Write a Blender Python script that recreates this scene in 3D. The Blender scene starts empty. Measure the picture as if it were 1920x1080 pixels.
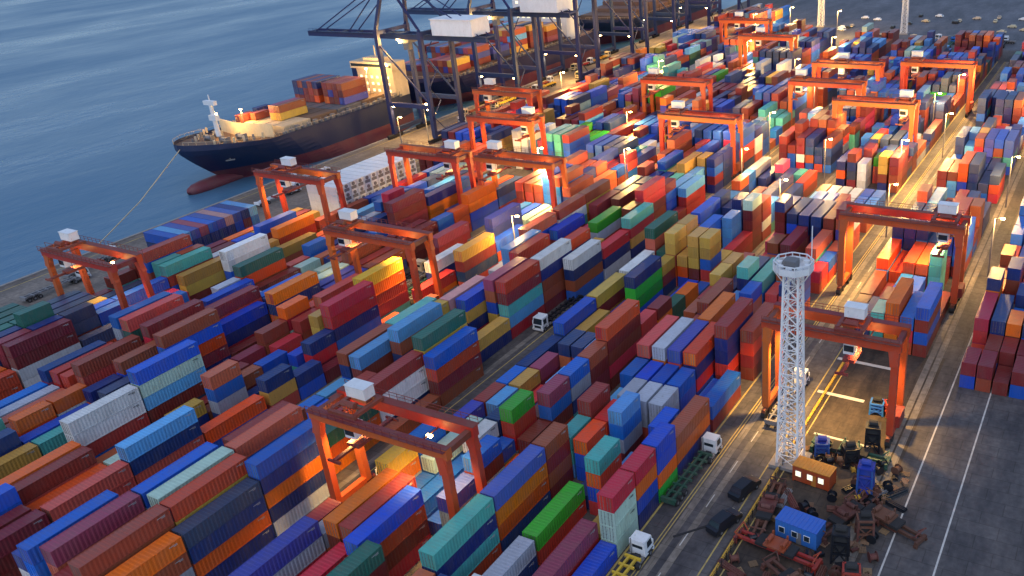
import bpy, bmesh, math, random
from mathutils import Vector, Matrix
random.seed(7)
R_=math.radians
scene=bpy.context.scene
col=scene.collection
# ---------------------------------------------------------------- camera, world, sun, exposure
CAM_H=86.0
F_PX,CX,CY=1632.0,1222.4,540.0
a,b,c=0.51084562,1.12597394,-0.06179042
cam=bpy.data.cameras.new('camera'); camo=bpy.data.objects.new('camera',cam); col.objects.link(camo)
camo.matrix_world=Matrix.Translation((0,0,CAM_H))@(Matrix.Rotation(a,4,'Z')@Matrix.Rotation(b,4,'X')@Matrix.Rotation(c,4,'Z'))
cam.sensor_width=36; cam.sensor_fit='HORIZONTAL'; cam.lens=F_PX/1920*36; cam.shift_x=(960-CX)/1920; cam.shift_y=0
cam.clip_start=.5; cam.clip_end=20000
scene.camera=camo
SUN_EL,SUN_AZ=R_(56),R_(165)      # azimuth measured from +Y clockwise: behind the camera
w=bpy.data.worlds.new('World'); scene.world=w; w.use_nodes=True
nt=w.node_tree; bg=nt.nodes['Background']
sky=nt.nodes.new('ShaderNodeTexSky'); sky.sky_type='NISHITA'; sky.sun_disc=False
sky.sun_elevation=SUN_EL; sky.sun_rotation=SUN_AZ; sky.dust_density=.6; sky.ozone_density=3
nt.links.new(sky.outputs[0],bg.inputs[0]); bg.inputs[1].default_value=.14
sl=bpy.data.lights.new('sun','SUN'); sl.energy=.62; sl.angle=R_(70); sl.color=(1,.95,.9)
so=bpy.data.objects.new('sun',sl); col.objects.link(so)
sd=Vector((math.sin(SUN_AZ)*math.cos(SUN_EL),math.cos(SUN_AZ)*math.cos(SUN_EL),math.sin(SUN_EL)))
so.rotation_euler=sd.to_track_quat('Z','Y').to_euler(); so.location=(0,0,300)
scene.view_settings.view_transform='Standard'; scene.view_settings.look='None'; scene.view_settings.exposure=.34; scene.view_settings.gamma=1
scene.cycles.max_bounces=6
# ---------------------------------------------------------------- helpers
class MB:
    def __init__(s): s.v=[]; s.f=[]; s.m=[]; s.t=[]; s.cur=0; s.tint=0.
    def add(s,vs,fs):
        o=len(s.v); s.v+=[tuple(p) for p in vs]
        for f in fs: s.f.append(tuple(o+i for i in f)); s.m.append(s.cur); s.t.append(s.tint)
    def box(s,x0,y0,z0,x1,y1,z1):
        s.add([(x0,y0,z0),(x1,y0,z0),(x1,y1,z0),(x0,y1,z0),(x0,y0,z1),(x1,y0,z1),(x1,y1,z1),(x0,y1,z1)],
              [(0,3,2,1),(4,5,6,7),(0,1,5,4),(1,2,6,5),(2,3,7,6),(3,0,4,7)]); return s
    def bar(s,p,q,w,h=None,up=(0,0,1),w2=None):
        p=Vector(p);q=Vector(q);d=(q-p).normalized();u=Vector(up)
        if abs(d.dot(u))>.95:u=Vector((1,0,0))
        x=d.cross(u).normalized();y=x.cross(d).normalized();h=h or w
        vs=[]
        for P,k in((p,1),(q,(w2/w) if w2 else 1)):
            for i,j in((-1,-1),(1,-1),(1,1),(-1,1)): vs.append(P+x*(i*w*k/2)+y*(j*h*k/2))
        s.add(vs,[(3,2,1,0),(4,5,6,7),(0,1,5,4),(1,2,6,5),(2,3,7,6),(3,0,4,7)]); return s
    def tube(s,p,q,r,n=8,r2=None):
        p=Vector(p);q=Vector(q);d=(q-p).normalized();u=Vector((0,0,1)) if abs(d.z)<.95 else Vector((1,0,0))
        x=d.cross(u).normalized();y=x.cross(d).normalized();r2=r if r2 is None else r2
        vs=[p+(x*math.cos(t)+y*math.sin(t))*r for t in[2*math.pi*i/n for i in range(n)]]+[q+(x*math.cos(t)+y*math.sin(t))*r2 for t in[2*math.pi*i/n for i in range(n)]]
        s.add(vs,[tuple(range(n-1,-1,-1)),tuple(range(n,2*n))]+[(i,(i+1)%n,n+(i+1)%n,n+i) for i in range(n)]); return s
    def ball(s,c,r,n=8):
        c=Vector(c);vs=[];k=n//2
        for i in range(k+1):
            for j in range(n):
                t=math.pi*i/k;u=2*math.pi*j/n
                vs.append(c+Vector((math.sin(t)*math.cos(u),math.sin(t)*math.sin(u),math.cos(t)))*r)
        s.add(vs,[(i*n+j,(i+1)*n+j,(i+1)*n+(j+1)%n,i*n+(j+1)%n) for i in range(k) for j in range(n)]); return s
    def prism(s,poly,z0,z1):
        n=len(poly); s.add([(x,y,z0) for x,y in poly]+[(x,y,z1) for x,y in poly],[tuple(range(n-1,-1,-1)),tuple(range(n,2*n))]+[(i,(i+1)%n,n+(i+1)%n,n+i) for i in range(n)]); return s
    def mesh(s,name,mats,smooth=False):
        me=bpy.data.meshes.new(name); me.from_pydata(s.v,[],s.f)
        for m in(mats if isinstance(mats,(list,tuple)) else [mats]): me.materials.append(m)
        if max(s.m,default=0)>0: me.polygons.foreach_set('material_index',s.m)
        if any(s.t):
            at=me.attributes.new('tint','FLOAT','FACE'); at.data.foreach_set('value',s.t)
        if smooth: me.polygons.foreach_set('use_smooth',[True]*len(s.f))
        me.update(); return me
    def build(s,name,mats,parent=None,loc=None,smooth=False):
        o=bpy.data.objects.new(name,s.mesh(name,mats,smooth)); col.objects.link(o)
        if parent: o.parent=parent
        if loc: o.location=loc
        return o
def tag(o,label=None,cat=None,group=None,kind=None):
    if label:o['label']=label
    if cat:o['category']=cat
    if group:o['group']=group
    if kind:o['kind']=kind
    return o
def empty(name,loc,label,cat,group=None,rz=0):
    o=bpy.data.objects.new(name,None); col.objects.link(o); o.location=loc; o.rotation_euler.z=rz; o.empty_display_size=.5
    return tag(o,label,cat,group)
def copy_tree(o,parent=None):
    c=o.copy(); col.objects.link(c); c.parent=parent
    for ch in list(o.children): copy_tree(ch,c)
    return c
# ---------------------------------------------------------------- materials
def nodes(m): m.use_nodes=True; return m.node_tree,m.node_tree.nodes['Principled BSDF']
def paint(name,rgb,rough=.45,var=.35,dirt=.35,metal=0.,scale=.6,ribs=False,rust=.0):
    m=bpy.data.materials.new(name); nt,bs=nodes(m); N=nt.nodes; Lk=nt.links
    tc=N.new('ShaderNodeTexCoord'); oi=N.new('ShaderNodeObjectInfo'); at=N.new('ShaderNodeAttribute'); at.attribute_name='tint'
    ad=N.new('ShaderNodeMath'); ad.operation='ADD'; Lk.new(oi.outputs['Random'],ad.inputs[0]); Lk.new(at.outputs['Fac'],ad.inputs[1])
    fr=N.new('ShaderNodeMath'); fr.operation='FRACT'; Lk.new(ad.outputs[0],fr.inputs[0])
    mr=N.new('ShaderNodeMapRange'); mr.inputs[3].default_value=1-var; mr.inputs[4].default_value=1+var; Lk.new(fr.outputs[0],mr.inputs[0])
    hs=N.new('ShaderNodeHueSaturation'); hs.inputs['Color'].default_value=(*rgb,1); Lk.new(mr.outputs[0],hs.inputs['Value'])
    m2=N.new('ShaderNodeMath'); m2.operation='MULTIPLY'; m2.inputs[1].default_value=7.31; Lk.new(fr.outputs[0],m2.inputs[0])
    f2=N.new('ShaderNodeMath'); f2.operation='FRACT'; Lk.new(m2.outputs[0],f2.inputs[0])
    m3=N.new('ShaderNodeMapRange'); m3.inputs[3].default_value=.485; m3.inputs[4].default_value=.515; Lk.new(f2.outputs[0],m3.inputs[0]); Lk.new(m3.outputs[0],hs.inputs['Hue'])
    nz=N.new('ShaderNodeTexNoise'); nz.inputs['Scale'].default_value=scale; nz.inputs['Detail'].default_value=7; nz.inputs['Roughness'].default_value=.7
    mp=N.new('ShaderNodeMapping'); mp.inputs['Scale'].default_value=(1,1,.45); Lk.new(tc.outputs['Object'],mp.inputs[0])
    av=N.new('ShaderNodeCombineXYZ')
    m4=N.new('ShaderNodeMath'); m4.operation='MULTIPLY'; m4.inputs[1].default_value=97.; Lk.new(fr.outputs[0],m4.inputs[0])
    for i in range(3): Lk.new(m4.outputs[0],av.inputs[i])
    Lk.new(av.outputs[0],mp.inputs['Location']); Lk.new(mp.outputs[0],nz.inputs['Vector'])
    rp=N.new('ShaderNodeMapRange'); rp.inputs[1].default_value=.42; rp.inputs[2].default_value=.75; rp.inputs[3].default_value=0; rp.inputs[4].default_value=dirt; Lk.new(nz.outputs['Fac'],rp.inputs[0])
    mx=N.new('ShaderNodeMix'); mx.data_type='RGBA'; Lk.new(rp.outputs[0],mx.inputs[0]); Lk.new(hs.outputs[0],mx.inputs[6]); mx.inputs[7].default_value=(.16,.12,.095,1)
    rz=N.new('ShaderNodeTexNoise'); rz.inputs['Scale'].default_value=2.6; rz.inputs['Detail'].default_value=5; rz.inputs['Roughness'].default_value=.75; Lk.new(mp.outputs[0],rz.inputs['Vector'])
    rq=N.new('ShaderNodeMapRange'); rq.inputs[1].default_value=.6; rq.inputs[2].default_value=.7; rq.inputs[3].default_value=0; rq.inputs[4].default_value=min(.7,dirt*2); Lk.new(rz.outputs['Fac'],rq.inputs[0])
    mr2=N.new('ShaderNodeMix'); mr2.data_type='RGBA'; Lk.new(rq.outputs[0],mr2.inputs[0]); Lk.new(mx.outputs[2],mr2.inputs[6]); mr2.inputs[7].default_value=(.1,.04,.022,1)
    Lk.new(mr2.outputs[2],bs.inputs['Base Color'])
    rr=N.new('ShaderNodeMapRange'); rr.inputs[3].default_value=rough-.08; rr.inputs[4].default_value=rough+.18; Lk.new(nz.outputs['Fac'],rr.inputs[0]); Lk.new(rr.outputs[0],bs.inputs['Roughness'])
    bs.inputs['Metallic'].default_value=metal
    if ribs:
        wv=N.new('ShaderNodeTexWave'); wv.bands_direction='Y'; wv.inputs['Scale'].default_value=.55; Lk.new(tc.outputs['Object'],wv.inputs[0])
        bp=N.new('ShaderNodeBump'); bp.inputs['Strength'].default_value=.35; bp.inputs['Distance'].default_value=.06; Lk.new(wv.outputs['Fac'],bp.inputs['Height']); Lk.new(bp.outputs[0],bs.inputs['Normal'])
    return m
def emit(name,rgb,st):
    m=bpy.data.materials.new(name); nt,bs=nodes(m); bs.inputs['Base Color'].default_value=(*rgb,1); bs.inputs['Emission Color'].default_value=(*rgb,1); bs.inputs['Emission Strength'].default_value=st; return m
PAL=dict(maroon=(.2,.02,.02),brown=(.3,.055,.03),coral=(.52,.1,.055),red=(.52,.03,.022),navy=(.012,.035,.16),blue=(.012,.1,.5),orange=(.72,.12,.01),
 teal=(.08,.4,.36),green=(.035,.36,.025),tan=(.56,.33,.06),white=(.72,.73,.72),grey=(.38,.41,.48),sky=(.1,.32,.64),dgreen=(.02,.12,.09),indigo=(.05,.075,.36),
 pale=(.38,.53,.44),mauve=(.3,.05,.09),crimson=(.56,.04,.08),slate=(.045,.065,.14),yellow=(.8,.5,.035),cream=(.75,.69,.43),pink=(.54,.28,.26))
WORD=dict(maroon='dark maroon',brown='rust brown',coral='coral red',red='bright red',navy='navy blue',blue='royal blue',orange='orange',teal='teal',green='bright green',tan='mustard yellow',
 white='white',grey='light grey',sky='sky blue',dgreen='dark green',indigo='indigo',pale='pale green',mauve='mauve',crimson='crimson',slate='slate blue',yellow='yellow',cream='cream',pink='dusty pink')
MC={k:paint('container_'+k,v,rough=.38,var=.2,dirt=.3) for k,v in PAL.items()}
MCR={k:paint('container_ribbed_'+k,v,rough=.38,var=.26,dirt=.3,ribs=True) for k,v in PAL.items()}
M=dict(rtg=paint('crane_orange_paint',(.5,.07,.015),.45,.18,.35),rtgd=paint('crane_dark_red_paint',(.2,.03,.02),.5,.15,.45),steel=paint('grey_steel',(.17,.17,.18),.5,.2,.4),dark=paint('dark_rubber',(.02,.02,.022),.8,.2,.05),
 white=paint('white_paint',(.75,.77,.79),.45,.06,.18),sts=paint('navy_crane_paint',(.012,.025,.1),.5,.1,.08),glass=paint('dark_glass',(.02,.03,.04),.1,.1,0),hull=paint('navy_hull_paint',(.008,.016,.07),.4,.05,.1,scale=.12),
 boot=paint('red_hull_paint',(.15,.03,.045),.55,.05,.45,scale=.2),deck=paint('ship_deck_paint',(.16,.09,.06),.7,.1,.4),cream=paint('cream_steel',(.62,.5,.33),.5,.1,.3),yel=paint('yellow_paint',(.65,.38,.03),.5,.1,.35),
 galv=paint('galvanised_lattice',(.8,.8,.8),.45,.08,.2),chgreen=paint('trailer_green',(.02,.09,.06),.5,.1,.4),black=paint('black_paint',(.012,.014,.02),.3,.1,.02),ored=paint('orange_red_machine',(.36,.05,.02),.5,.15,.4),mblue=paint('machine_blue',(.015,.06,.32),.5,.15,.3),cblue=paint('cabin_blue',(.03,.17,.55),.45,.1,.2),
 sodium=emit('sodium_lamp',(1,.62,.22),60),cool=emit('white_lamp',(1,.93,.8),40),window=emit('lit_window',(1,.85,.5),1.3),concrete=paint('concrete',(.32,.3,.28),.85,.1,.4),cable=paint('cable',(.1,.1,.11),.7,.1,.1),rust=paint('rusty_steel',(.11,.035,.022),.7,.3,.4),mark=paint('worn_white_marking',(.42,.42,.42),.6,.1,.3),wood=paint('timber',(.22,.13,.07),.8,.25,.3))
def lampl(parent,loc,power,color=(1,.58,.16),r=.6,name='lamp',size=.4,spot=False):
    mb=MB().box(-size,-size*.5,-.16,size,size*.5,.16)
    o=mb.build(name,M['sodium'] if color[2]<.5 else M['cool'],parent,loc)
    l=bpy.data.lights.new('lamp_light','SPOT' if spot else 'POINT'); l.energy=power; l.color=color; l.shadow_soft_size=r
    if spot: l.spot_size=R_(122); l.spot_blend=.85
    lo=bpy.data.objects.new('lamp_light',l); col.objects.link(lo); lo.parent=o; lo.location=(0,0,-.8)
    return o
# ---------------------------------------------------------------- setting: ground, roads, markings, water
def asphalt(name,c1,c2,sc=.09,rough=.75):
    m=bpy.data.materials.new(name); nt,bs=nodes(m); N=nt.nodes; Lk=nt.links
    tc=N.new('ShaderNodeTexCoord'); n1=N.new('ShaderNodeTexNoise'); n1.inputs['Scale'].default_value=sc; n1.inputs['Detail'].default_value=9; n1.inputs['Roughness'].default_value=.68
    mp=N.new('ShaderNodeMapping'); mp.inputs['Scale'].default_value=(1.8,.45,1); Lk.new(tc.outputs['Object'],mp.inputs[0]); Lk.new(mp.outputs[0],n1.inputs['Vector'])
    n2=N.new('ShaderNodeTexNoise'); n2.inputs['Scale'].default_value=1.1; n2.inputs['Detail'].default_value=6; Lk.new(tc.outputs['Object'],n2.inputs['Vector'])
    br=N.new('ShaderNodeTexBrick'); br.inputs['Scale'].default_value=.09; br.inputs['Color1'].default_value=(1,1,1,1); br.inputs['Color2'].default_value=(.78,.78,.8,1); br.inputs['Mortar'].default_value=(.5,.48,.46,1); br.inputs['Mortar Size'].default_value=.006; Lk.new(tc.outputs['Object'],br.inputs['Vector'])
    cr=N.new('ShaderNodeValToRGB'); cr.color_ramp.elements[0].position=.36; cr.color_ramp.elements[1].position=.66; cr.color_ramp.elements[0].color=(*c1,1); cr.color_ramp.elements[1].color=(*c2,1); Lk.new(n1.outputs['Fac'],cr.inputs[0])
    mx=N.new('ShaderNodeMix'); mx.data_type='RGBA'; mx.blend_type='MULTIPLY'; mx.inputs[0].default_value=.8; Lk.new(cr.outputs[0],mx.inputs[6]); Lk.new(br.outputs['Color'],mx.inputs[7])
    m2=N.new('ShaderNodeMix'); m2.data_type='RGBA'; m2.blend_type='OVERLAY'; m2.inputs[0].default_value=.55; Lk.new(mx.outputs[2],m2.inputs[6]); Lk.new(n2.outputs['Fac'],m2.inputs[7])
    Lk.new(m2.outputs[2],bs.inputs['Base Color']); bs.inputs['Roughness'].default_value=rough
    return m
A_yard=asphalt('yard_asphalt',(.045,.04,.04),(.125,.105,.095)); A_road=asphalt('road_asphalt',(.05,.046,.05),(.13,.115,.11),.12); A_dirt=asphalt('stained_concrete',(.02,.015,.012),(.09,.064,.046),.16)
A_strip=asphalt('runway_concrete',(.14,.12,.1),(.26,.22,.18),.25); A_lot=asphalt('parking_asphalt',(.07,.075,.09),(.15,.155,.18),.05); A_apron=asphalt('apron_concrete',(.12,.1,.085),(.24,.2,.165),.07)
QX=-245.0
def sheet(name,x0,y0,x1,y1,z,mat,kind='structure'):
    mb=MB(); mb.add([(x0,y0,0),(x1,y0,0),(x1,y1,0),(x0,y1,0)],[(0,1,2,3)]); o=mb.build(name,mat); o.location.z=z; return tag(o,kind=kind)
g=MB(); g.add([(QX,-300,0),(2500,-300,0),(2500,4000,0),(QX,4000,0),(QX,-300,-9),(QX,4000,-9)],[(0,1,2,3),(0,3,5,4)]); tag(g.build('ground',A_yard),kind='structure')
wm=bpy.data.materials.new('sea_water'); nt,bs=nodes(wm); N=nt.nodes; Lk=nt.links
bs.inputs['Base Color'].default_value=(.03,.13,.27,1); bs.inputs['Roughness'].default_value=.3; bs.inputs['IOR'].default_value=1.33; bs.inputs['Specular IOR Level'].default_value=.38
tc=N.new('ShaderNodeTexCoord'); last=None
for s,st,d in((.035,.35,1.8),(.16,.4,.6),(.7,.35,.2)):
    mp=N.new('ShaderNodeMapping'); mp.inputs['Scale'].default_value=(1,.5,1); mp.inputs['Rotation'].default_value=(0,0,.5); Lk.new(tc.outputs['Object'],mp.inputs[0])
    nz=N.new('ShaderNodeTexNoise'); nz.inputs['Scale'].default_value=s; nz.inputs['Detail'].default_value=5; nz.inputs['Roughness'].default_value=.6; Lk.new(mp.outputs[0],nz.inputs['Vector'])
    bp=N.new('ShaderNodeBump'); bp.inputs['Strength'].default_value=st; bp.inputs['Distance'].default_value=d; Lk.new(nz.outputs['Fac'],bp.inputs['Height'])
    if last: Lk.new(last.outputs[0],bp.inputs['Normal'])
    last=bp
Lk.new(last.outputs[0],bs.inputs['Normal'])
mp=N.new('ShaderNodeMapping'); mp.inputs['Scale'].default_value=(1,.35,1); mp.inputs['Rotation'].default_value=(0,0,.9); Lk.new(tc.outputs['Object'],mp.inputs[0])
nz=N.new('ShaderNodeTexNoise'); nz.inputs['Scale'].default_value=.012; nz.inputs['Detail'].default_value=6; nz.inputs['Roughness'].default_value=.62; Lk.new(mp.outputs[0],nz.inputs['Vector'])
mr=N.new('ShaderNodeMapRange'); mr.inputs[1].default_value=.3; mr.inputs[2].default_value=.7; mr.inputs[3].default_value=.2; mr.inputs[4].default_value=.46; Lk.new(nz.outputs['Fac'],mr.inputs[0]); Lk.new(mr.outputs[0],bs.inputs['Roughness'])
cm=N.new('ShaderNodeMix'); cm.data_type='RGBA'; cm.inputs[6].default_value=(.05,.135,.235,1); cm.inputs[7].default_value=(.07,.165,.265,1); mr3=N.new('ShaderNodeMapRange'); mr3.inputs[1].default_value=.35; mr3.inputs[2].default_value=.65; Lk.new(nz.outputs['Fac'],mr3.inputs[0]); Lk.new(mr3.outputs[0],cm.inputs[0]); Lk.new(cm.outputs[2],bs.inputs['Base Color'])
sheet('water',-9000,-1500,QX+.0,12000,-1.5,wm)
sheet('road',-51.4,-100,-39.2,420,.004,A_road); sheet('road',-149.0,-100,-144.2,430,.004,A_road); sheet('road',-100.0,-100,-93.0,430,.004,A_road)
sheet('yard_floor',-38.2,20,-21.5,150,.004,A_dirt); sheet('yard_floor',-19,20,60,420,.004,A_road); sheet('apron',-244.9,60,-211,560,.004,A_apron); sheet('parking_lot',-210,452,80,640,.004,A_lot)
YL=[(-48.6,.18),(-48.1,.18),(-51.6,.3),(-40.4,.22),(-93.8,.2),(-99.2,.2),(-145.0,.2),(-148.4,.2),(-213,.3),(-241.5,.3),(-37.6,.2)]
mk=MB()
for x,wd in YL: mk.add([(x-wd/2,-100,0),(x+wd/2,-100,0),(x+wd/2,425,0),(x-wd/2,425,0)],[(0,1,2,3)])
tag(mk.build('yellow_line_markings',paint('worn_yellow_line',(.5,.36,.1),.7,.05,.75,scale=.8),loc=(0,0,.008)),kind='structure')
wl=MB()
for x0,y0,x1,y1,wd in((-40.1,142.7,-29.6,142.5,.9),(-40,130.1,-31.5,129.9,.9),(-40.1,155.5,-29.6,155.3,.7),(-36.5,117.4,-27,117.2,.5),(-18.5,30,-18.5,200,.25),(-12,30,-12,200,.25)):
    wl.bar((x0,y0,0),(x1,y1,0),wd,.002)
for i in range(30):
    y=30+i*9.; wl.bar((-45.2,y,0),(-45.2,y+3.2,0),.16,.002)
tag(wl.build('white_line_markings',paint('worn_white_line',(.6,.57,.52),.7,.05,.55,scale=.8),loc=(0,0,.010)),kind='structure')
st=MB()
for x in(-47.2,-45.0,-24.0,-22.6,-71.6,-73.2,-96.6,-101.0,-124.5,-126.6,-152.0,-154.3,-181.6,-207): st.add([(x-.55,-60,0),(x+.55,-60,0),(x+.55,425,0),(x-.55,425,0)],[(0,1,2,3)])
tag(st.build('gantry_runway',A_strip,loc=(0,0,.006)),kind='structure')
# quay edge kerb and fenders
kb=MB().box(QX-.02,-100,.0,QX+.9,900,.35); tag(kb.build('quay_kerb',M['concrete']),kind='structure')
def _specs():
    # N/F, px,py, len, h, colours top-down
    M='maroon';B='brown';C='coral';R='red';N='navy';U='blue';O='orange';T='teal';G='green';Y='tan';W='white';S='grey';L='sky';D='dgreen';I='indigo';P='pale';V='mauve';K='crimson'
    SPECS=[
    # B3/B4 near left
    ('N',233,893,40,3,[P]),('N',253,913,40,4,[U]),('N',287,929,40,4,[P,T]),('N',322,942,40,4,[R,Y]),('N',364,1002,40,4,['slate',N,O,N]),
    ('F',304,940,40,4,[B,B]),('F',340,1004,40,3,[O,B]),('F',257,920,40,4,[V]),
    ('F',580,969,40,4,[I,S,R]),('F',649,1018,40,3,[R]),('F',702,1015,40,4,[D,M]),
    ('F',800,929,40,4,[U,R,M,R]),('N',684,1000,40,4,[B,]),('N',633,975,40,4,[O,M]),('N',731,864,20,3,['yellow',O]),
    ('N',807,1036,40,4,[T,N,T,R]),('N',922,927,40,4,[I,O,O,N]),('N',1014,841,20,4,[B,B,B,B]),
    ('N',1015,1011,40,3,[G,R]),('F',1007,1016,40,2,[S,N]),('F',1131,987,40,2,[V]),('F',1164,1013,40,1,[U]),
    ('N',1167,931,20,4,[R,P,P,P]),('N',1200,890,20,4,[R,O,U,N]),('N',1244,840,20,4,[U,U,O,G]),('F',1322,793,40,3,[B,O,N]),('F',1293,771,20,3,[U]),
    ('N',1180,782,20,4,[L,U,S,M]),('N',1135,871,20,4,[T,O,U]),('N',1091,831,20,3,[O,U,U]),('N',1100,761,20,3,[B,B]),('N',1127,789,20,2,[R]),
    ('N',1024,740,20,4,[V,U,M]),('N',1059,704,20,4,[U,S,N]),('N',1098,664,20,4,[B,M,M]),('N',1131,624,40,5,[R,M,M,R]),('N',1195,609,20,3,[K,K,U]),('F',1264,556,20,3,[M]),
    ('N',1224,651,40,4,[C]),('N',1248,654,40,4,[S]),('N',1274,659,40,4,[I]),('N',1301,662,40,4,[O,N,R,U]),('N',1330,762,40,2,[U,M]),('N',1293,775,40,2,[U]),
    ('N',1349,607,40,5,[B,N,N,R,M]),('N',1399,625,40,3,[U]),('N',1422,626,40,3,[B,R,M]),('F',1372,548,40,4,[O,O]),
    ('N',930,716,20,2,[U,M]),('N',969,722,20,2,[Y]),('N',1009,689,20,3,[V,M]),('N',907,755,20,3,[B,B]),('N',929,763,20,3,[L,O]),('N',958,769,20,3,[G,R,R]),('N',992,824,20,2,[M]),
    ('F',928,811,20,4,[U,M,P]),('F',958,822,20,2,[U]),('N',885,830,20,3,[W]),('N',865,780,20,2,[I]),
    ('N',820,870,40,2,[P]),
    ('N',897,654,40,2,[Y,N]),('N',815,678,40,4,[U,R,M,B]),('N',789,628,40,5,[D,Y,Y]),('N',765,617,40,5,[Y]),('N',746,610,40,5,[T]),('N',726,604,40,5,[L]),
    ('N',676,676,40,4,[L,B]),('N',650,668,40,4,[B]),('N',704,717,40,3,[B,W,W]),('F',815,741,40,1,[B]),
    ('N',860,569,40,4,[U,Y,N,R]),('N',835,563,40,4,['pink']),('N',954,541,40,5,[R,M,T,L,R]),('N',935,530,40,5,[V]),('N',1013,493,40,5,[W,N,B,B,M]),('N',1080,489,40,4,[W,N,B,U]),
    ('F',1107,429,40,4,[R]),('F',1170,431,40,3,[R,N,S]),('N',1102,553,40,2,[Y,M]),('N',1056,607,40,2,[U,N]),('N',1084,627,40,2,[Y,M]),('N',1180,507,40,4,[W,]),('N',1196,513,40,4,[N,G,G,U]),('F',1271,489,20,3,[Y,M]),
    ('N',1311,398,40,4,[U,U]),('N',1307,433,40,4,[U,U,M]),('N',1111,416,40,4,[G,S,R]),('N',1171,409,40,4,[T,R,Y]),('N',1156,378,40,4,[M,Y]),('N',1211,356,40,5,[R,R,M,M]),
    ('F',1142,338,40,4,[M]),('N',1050,392,40,4,[M]),('N',1038,431,40,4,[U]),('N',990,432,40,4,[C]),('N',973,473,40,4,[R,N]),('N',950,466,40,4,[L]),('N',934,460,40,4,[U]),('N',929,413,40,4,[I,I,I]),
    ('N',333,513,40,3,[Y,Y,M]),('N',433,478,40,4,[W,W]),('N',442,502,40,3,[D,O]),('F',558,400,40,3,[U,B]),('F',596,404,40,3,[O,R]),('F',560,500,40,3,[M]),
    ('N',509,556,40,4,[O,N,O,I]),('N',389,578,40,4,[M,C]),('N',378,566,40,4,[U]),('N',416,620,40,4,[U,N]),('N',273,611,40,4,[M,R]),('N',255,598,40,4,[U]),('N',239,590,40,4,[C]),('N',211,589,40,4,[U]),
    ('N',307,638,40,5,[B,U,O,M,N]),('F',253,622,40,4,[B,C]),('N',244,698,40,4,[U,P,L,M]),('N',228,695,40,4,[B]),('F',249,722,40,3,[W,W,B]),
    ('N',316,778,20,2,[Y,N]),('N',384,704,20,3,[C,U]),('N',424,712,20,2,[B]),('N',440,718,20,2,[B]),('N',500,687,20,2,[U,M]),('N',560,671,20,2,[U]),('N',516,640,20,2,[K]),('N',436,673,20,2,[M]),
    ('N',609,573,40,4,[R,R,N,U]),('N',590,565,40,4,[C]),('N',682,527,40,4,['yellow',O]),('N',713,553,20,3,['cream',I]),('F',622,618,20,2,[N,R]),
    ('N',793,549,40,3,[R]),('N',813,493,40,4,[W,N]),('N',871,473,40,4,[Y,M,N]),('F',870,412,40,3,[V,M]),('N',724,380,40,5,[M,M,M]),('F',847,339,40,4,[N,O]),('N',763,425,40,2,[N,M]),
    ('N',247,844,40,3,[L,N]),('N',387,818,40,3,[O]),('N',422,824,40,4,[B]),('N',444,833,40,4,[C]),('N',469,844,40,4,[B,N]),('N',498,898,40,5,[U,N,O,N,S]),
    ]
    return SPECS
SPECS=_specs()
# ---------------------------------------------------------------- shipping containers
CW,CH,L40,L20=2.5,2.6,12.19,6.06
def F(L): return L40 if L==40 else L20
def container_body(L):
    Ln=F(L); h=CH-.03; x0,x1=-CW,0.0; mb=MB(); d=.055
    n=int(Ln/.56)
    for xs,sg in((x0,1),(x1,-1)):                         # corrugated long sides
        pts=[]; s=(Ln-.24)/n
        for i in range(n): y=.12+i*s; pts+=[(0,y),(0,y+s*.34),(d,y+s*.5),(d,y+s*.84)]
        pts.append((0,Ln-.12)); k=len(pts); xx=xs+sg*.03
        vs=[(xx+sg*p,y,.16) for p,y in pts]+[(xx+sg*p,y,h-.1) for p,y in pts]
        mb.add(vs,[(i,i+1,k+i+1,k+i) if sg<0 else (i+1,i,k+i,k+i+1) for i in range(k-1)])
    n2=n; s=(Ln-.24)/n2; pts=[]                            # corrugated roof
    for i in range(n2): y=.12+i*s; pts+=[(0,y),(0,y+s*.4),(.025,y+s*.5),(.025,y+s*.9)]
    pts.append((0,Ln-.12)); k=len(pts)
    mb.add([(x0+.06,y,h-.05+p) for p,y in pts]+[(x1-.06,y,h-.05+p) for p,y in pts],[(i,k+i,k+i+1,i+1) for i in range(k-1)])
    mb.add([(x0+.1,Ln-.06,.1),(x1-.1,Ln-.06,.1),(x1-.1,Ln-.06,h-.05),(x0+.1,Ln-.06,h-.05)],[(1,0,3,2)])
    for xa in(x0,x1-.1): 
        mb.box(xa,.0,h-.1,xa+.1,Ln,h-.005); mb.box(xa,.14,0.02,xa+.1,Ln-.14,.17)     # rails
        for ya in(0,Ln-.14): mb.box(xa-.004 if xa==x0 else xa-.03,ya+.003,.0,xa+.13 if xa==x0 else xa+.104,ya+.137,h)  # corner posts
    for ya in(.01,Ln-.13): mb.box(x0+.1,ya,h-.12,x1-.1,ya+.12,h-.012); mb.box(x0+.1,ya,.01,x1-.1,ya+.12,.16)
    mb.add([(x0+.1,.09,.1),(x1-.1,.09,.1),(x1-.1,.09,h-.1),(x0+.1,.09,h-.1)],[(0,1,2,3)])
    mb.add([(x0,.0,.05),(x1,.0,.05),(x1,Ln,.05),(x0,Ln,.05)],[(3,2,1,0)])
    return mb
def door_mb(side):
    mb=MB(); h=CH-.03; x0=-CW+.14 if side<0 else -CW/2+.01; x1=-CW/2-.01 if side<0 else -.14
    mb.box(x0,.035,.17,x1,.085,h-.13)
    for z in(.55,1.2,1.85): mb.box(x0+.08,.022,z,x1-.08,.035,z+.28)
    mb.cur=1
    for k in(.28,.72):
        xx=x0+(x1-x0)*k; mb.tube((xx,.0,.12),(xx,.0,h-.1),.03,5)
        for z in(.3,1.0,1.5,2.2): mb.box(xx-.06,-.02,z,xx+.06,.022,z+.09)
    return mb
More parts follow.
